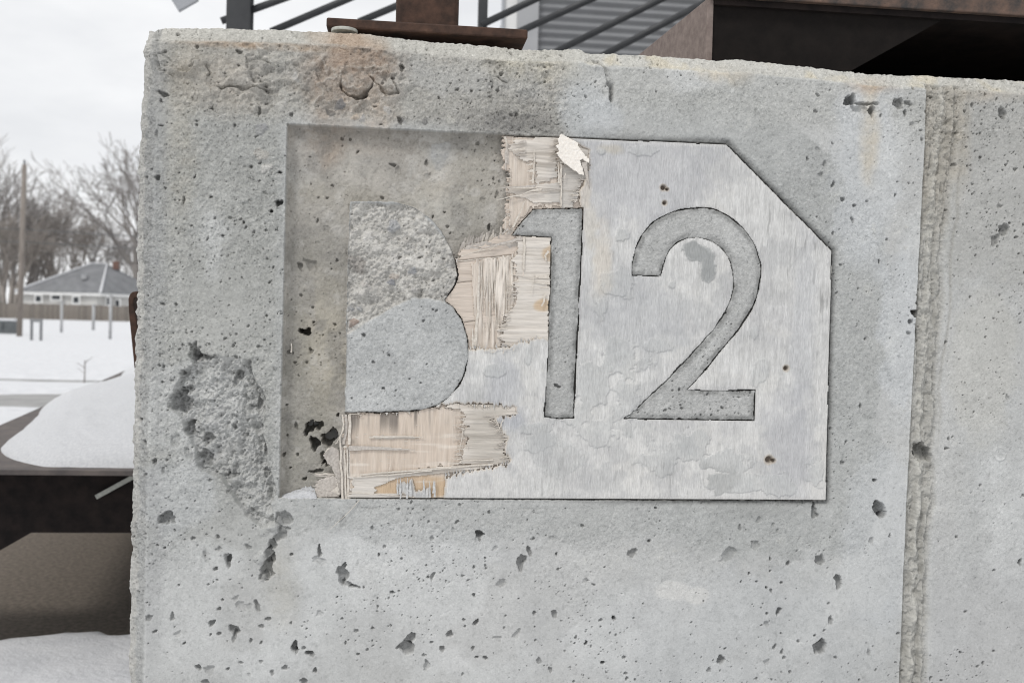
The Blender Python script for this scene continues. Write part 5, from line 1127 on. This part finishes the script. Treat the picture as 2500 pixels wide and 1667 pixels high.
# plank fence in front of the house
YF = 92.0
fz1 = PY(150, 743, YF)[2]; fz0 = gz(YF) - .1
fen = empty('plank_fence', (PY(150, 770, YF)[0], YF, fz0), label='long brown plank fence standing in snow before the house', cat='fence')
xs0 = PY(-420, 760, YF)[0]; xs1 = PY(480, 760, YF)[0]; npl = 150; wpl = (xs1 - xs0) / npl
pk = MB().box((0, 0, (fz1 - fz0) / 2), (wpl * .93, .04, fz1 - fz0)).build('plank', MAT_FENCE, fen)
pk.location = (xs0, YF, fz0)
pk2 = pk.data.copy(); pk2.materials[0] = mat_noise('dark_fence_board', (.14, .125, .11), (.20, .18, .16), 4, .9)
for k in range(1, npl):
    o = pk.copy(); COL.objects.link(o); o.location = (xs0 + k * wpl, YF + rnd.uniform(-.015, .015), fz0 + rnd.uniform(-.05, .03))
    if rnd.random() < .4: o.data = pk2
MB().box(((xs0 + xs1) / 2, YF + .06, fz0 + .5), (xs1 - xs0, .05, .12)).build('rail', MAT_FENCE, fen)

# utility pole
YU = 37.0
pb = PY(47, 822, YU); pt = PY(60, 402, YU); gU = gz(YU) - .2
up = empty('utility_pole', (pb[0], YU, gU), label='tall weathered wooden utility pole among bare trees', cat='utility pole')
MB().tube([(pb[0], YU, gU), ((pb[0] + pt[0]) / 2, YU, (gU + pt[2]) / 2), (pt[0], YU, pt[2])], [.10, .092, .08], 10).build('shaft', MAT_POLE, up, smooth=True)
MB().tube([(pt[0], YU, pt[2]), (pt[0] - .01, YU, pt[2] + .17)], .035, 6).build('top_pin', MAT_UTIL, up)
for zz, dz in ((PY(60, 560, YU)[2], .0), (PY(60, 583, YU)[2], -.12)):
    for sgn in (-1, 1):
        L = 60
        MB().tube([(pt[0] + sgn * L * t, YU + t * 12 * sgn, zz + dz - .4 * math.sin(math.pi * t) + t * .3) for t in np.linspace(0, 1, 14)], .012, 4).build('wire', MAT_UTIL, up)

# posts, box and small things in the snow
def simple_post(px, py, top, Y, r, label, mat=MAT_POSTG, grp=None):
    b = PY(px, py, Y); t = PY(px + 2, top, Y)
    m = MB(); m.tube([(b[0], Y, b[2] - .3), (b[0], Y, t[2])], r, 8); m.tube([(t[0] - .001, Y, t[2]), (t[0], Y, t[2] + r * .8)], [r * 1.25, r * .7], 8)
    o = m.build('post', mat, None, smooth=True); tag(o, label, 'post', grp); return o
simple_post(150, 797, 738 , 44, .06, 'short grey post in the snow in front of the plank fence')
simple_post(228, 790, 745, 46, .07, 'thin pale post in front of the plank fence, left of the tallest post', MAT_POSTG)
simple_post(269, 813, 723, 36, .055, 'tallest slim grey post in the snow near the wall edge', MAT_POSTG)
ra = empty('rail_rack', (PY(88, 815, 33)[0], 33, gz(33)), label='low grey pipe rack standing in snow beside the utility pole', cat='rack')
for px in (77, 100):
    b = PY(px, 817, 33); t = PY(px, 780, 33)
    MB().tube([(b[0], 33, b[2] - .2), (b[0], 33, t[2])], .05, 8).build('leg', MAT_SIDING, ra)
b = PY(74, 782, 33); t = PY(103, 782, 33); MB().tube([(b[0], 33, b[2]), (t[0], 33, b[2])], .05, 8).build('top_rail', MAT_SIDING, ra)
b0 = PY(2, 806, 40); b1 = PY(40, 784, 40)
bx = empty('utility_box', ((b0[0] + b1[0]) / 2, 40, b0[2] - .1), label='dark green-grey utility box with snow cap at the foot of the pole', cat='utility box')
MB().box(((b0[0] + b1[0]) / 2, 40, (b0[2] + b1[2]) / 2 - .06), (b1[0] - b0[0], .5, b1[2] - b0[2] + .12)).build('body', MAT_UTIL, bx, bevel=.02)
MB().box(((b0[0] + b1[0]) / 2, 40, b1[2] + .05), (b1[0] - b0[0] + .06, .56, .10)).build('snow_cap', MAT_SNOW, bx, bevel=.03)
MB().box(((b0[0] * .7 + b1[0] * .3), 39.74, (b0[2] + b1[2]) / 2 - .03), (.02, .02, .28)).build('door_seam', MAT_BLACK, bx)

# bare trees
def grow(m, p, d, L, r, depth, rs, spread, seg=3, up=.12, minr=.006):
    pts = [p]; rad = [r]
    for i in range(seg):
        d = (d + Vector((rs.gauss(0, .10), rs.gauss(0, .10), rs.gauss(0, .06) + up * .25))).normalized()
        p = p + d * (L / seg); pts.append(p); rad.append(max(minr, r * (1 - .35 * (i + 1) / seg)))
    m.tube(pts, rad, 5 if depth > 3 else 3, caps=False)
    if depth == 0: return
    nb = 2 if depth == 2 else 3
    for k in range(nb):
        t = rs.uniform(.35, 1.0) if k else 1.0
        i = min(int(t * seg), seg - 1); q = pts[i].lerp(pts[i + 1], t * seg - i)
        az = rs.uniform(0, 6.283); sp = spread * rs.uniform(.5, 1.15)
        a = d.cross(Vector((.3, .2, 1))).normalized(); b = d.cross(a)
        nd = (d * math.cos(sp) + (a * math.cos(az) + b * math.sin(az)) * math.sin(sp)).normalized()
        grow(m, q, nd, L * rs.uniform(.62, .82), max(minr, rad[-1] * rs.uniform(.55, .8)), depth - 1, rs, spread, 3 if depth > 2 else 2, up, minr)
def bare_tree(px, base_y, top_y, Y, seed, label, depth=6, spread=.5, mat=MAT_BARK, r=.22, lean=0.0, nst=1, minr=.02):
    b = PY(px, base_y, Y); t = PY(px, top_y, Y); Ht = t[2] - b[2]; rs = random.Random(seed)
    root = empty('bare_tree', (b[0], Y, b[2] - .2), label=label, cat='tree', group='bare winter trees beyond the lot')
    L0 = Ht * .30
    tk = MB(); br_ = MB()
    for s_ in range(nst):
        base = Vector((b[0] + (s_ - (nst - 1) / 2) * .5, Y + rs.uniform(-.3, .3), b[2] - .2))
        d = Vector((lean + rs.gauss(0, .06) + (s_ - (nst - 1) / 2) * .18, rs.gauss(0, .06), 1)).normalized()
        p1 = base + d * L0
        tk.tube([base, base.lerp(p1, .5) + Vector((rs.gauss(0, .05), 0, 0)), p1], [r * 1.25, r, r * .85], 8)
        for k in range(4):
            az = rs.uniform(0, 6.283) if k else 0; sp = spread * rs.uniform(.5, 1.1) if k else .12
            nd = (d * math.cos(sp) + Vector((math.cos(az), math.sin(az), 0)) * math.sin(sp)).normalized()
            grow(br_, p1 - d * L0 * .25 * (k > 1) * rs.random(), nd, Ht * .255, r * .6, depth - 1, rs, spread, 3, .15, minr)
    tk.build('trunk', mat, root, smooth=True); br_.build('branches', mat, root)
    return root
bare_tree(-10, 775, 372, 120, 3, 'densest grey bare tree at the far left behind the utility pole', 6, .52, MAT_BARK, .45, 0, 2, .02)
bare_tree(45, 770, 470, 125, 5, 'bare tree crossing the utility pole behind the fence', 6, .5, MAT_BARK, .35, .05, 2, .02)
bare_tree(105, 770, 455, 130, 9, 'brown bare tree right of the utility pole behind the house', 6, .5, MAT_BARK2, .38, -.05, 2, .02)
bare_tree(150, 768, 500, 135, 12, 'short wide bare tree behind the left half of the house roof', 6, .6, MAT_BARK2, .34, .0, 2, .02)
bare_tree(350, 765, 350, 118, 15, 'tall bare tree leaning out from behind the wall edge over the house', 6, .62, MAT_BARK, .5, -.16, 2, .03)
bare_tree(215, 766, 520, 142, 18, 'pale thin bare tree behind the ridge and chimney of the house', 6, .6, MAT_BARK, .28, .02, 2, .018)
bare_tree(20, 768, 520, 112, 23, 'low twiggy bare tree at the left picture edge near the fence', 6, .6, MAT_BARK2, .26, 0, 3, .018)
bare_tree(85, 772, 560, 116, 27, 'low bare thicket tree left of the house front corner', 5, .65, MAT_BARK, .22, 0, 3, .018)
bare_tree(310, 764, 560, 140, 31, 'small bare tree behind the right slope of the house roof', 6, .6, MAT_BARK, .26, 0, 2, .018)
# sapling by the road
Ys = 13.6
b = PY(205, 938, Ys); t = PY(207, 880, Ys)
sp_ = empty('sapling', (b[0], Ys, b[2] - .1), label='tiny bare sapling sticking out of the snow by the road', cat='sapling')
MB().tube([(b[0], Ys, b[2] - .1), (b[0] + .01, Ys, (b[2] + t[2]) / 2), (t[0], Ys, t[2])], [.012, .009, .006], 6).build('stem', MAT_BARK, sp_)
m = MB()
for k in range(7):
    zz = b[2] + (t[2] - b[2]) * (.45 + .08 * k); a = rnd.uniform(0, 6.28)
    m.tube([(b[0] + .008, Ys, zz), (b[0] + .12 * math.cos(a), Ys + .12 * math.sin(a), zz + .08)], [.004, .003], 4, caps=False)
m.build('twigs', MAT_BARK, sp_)
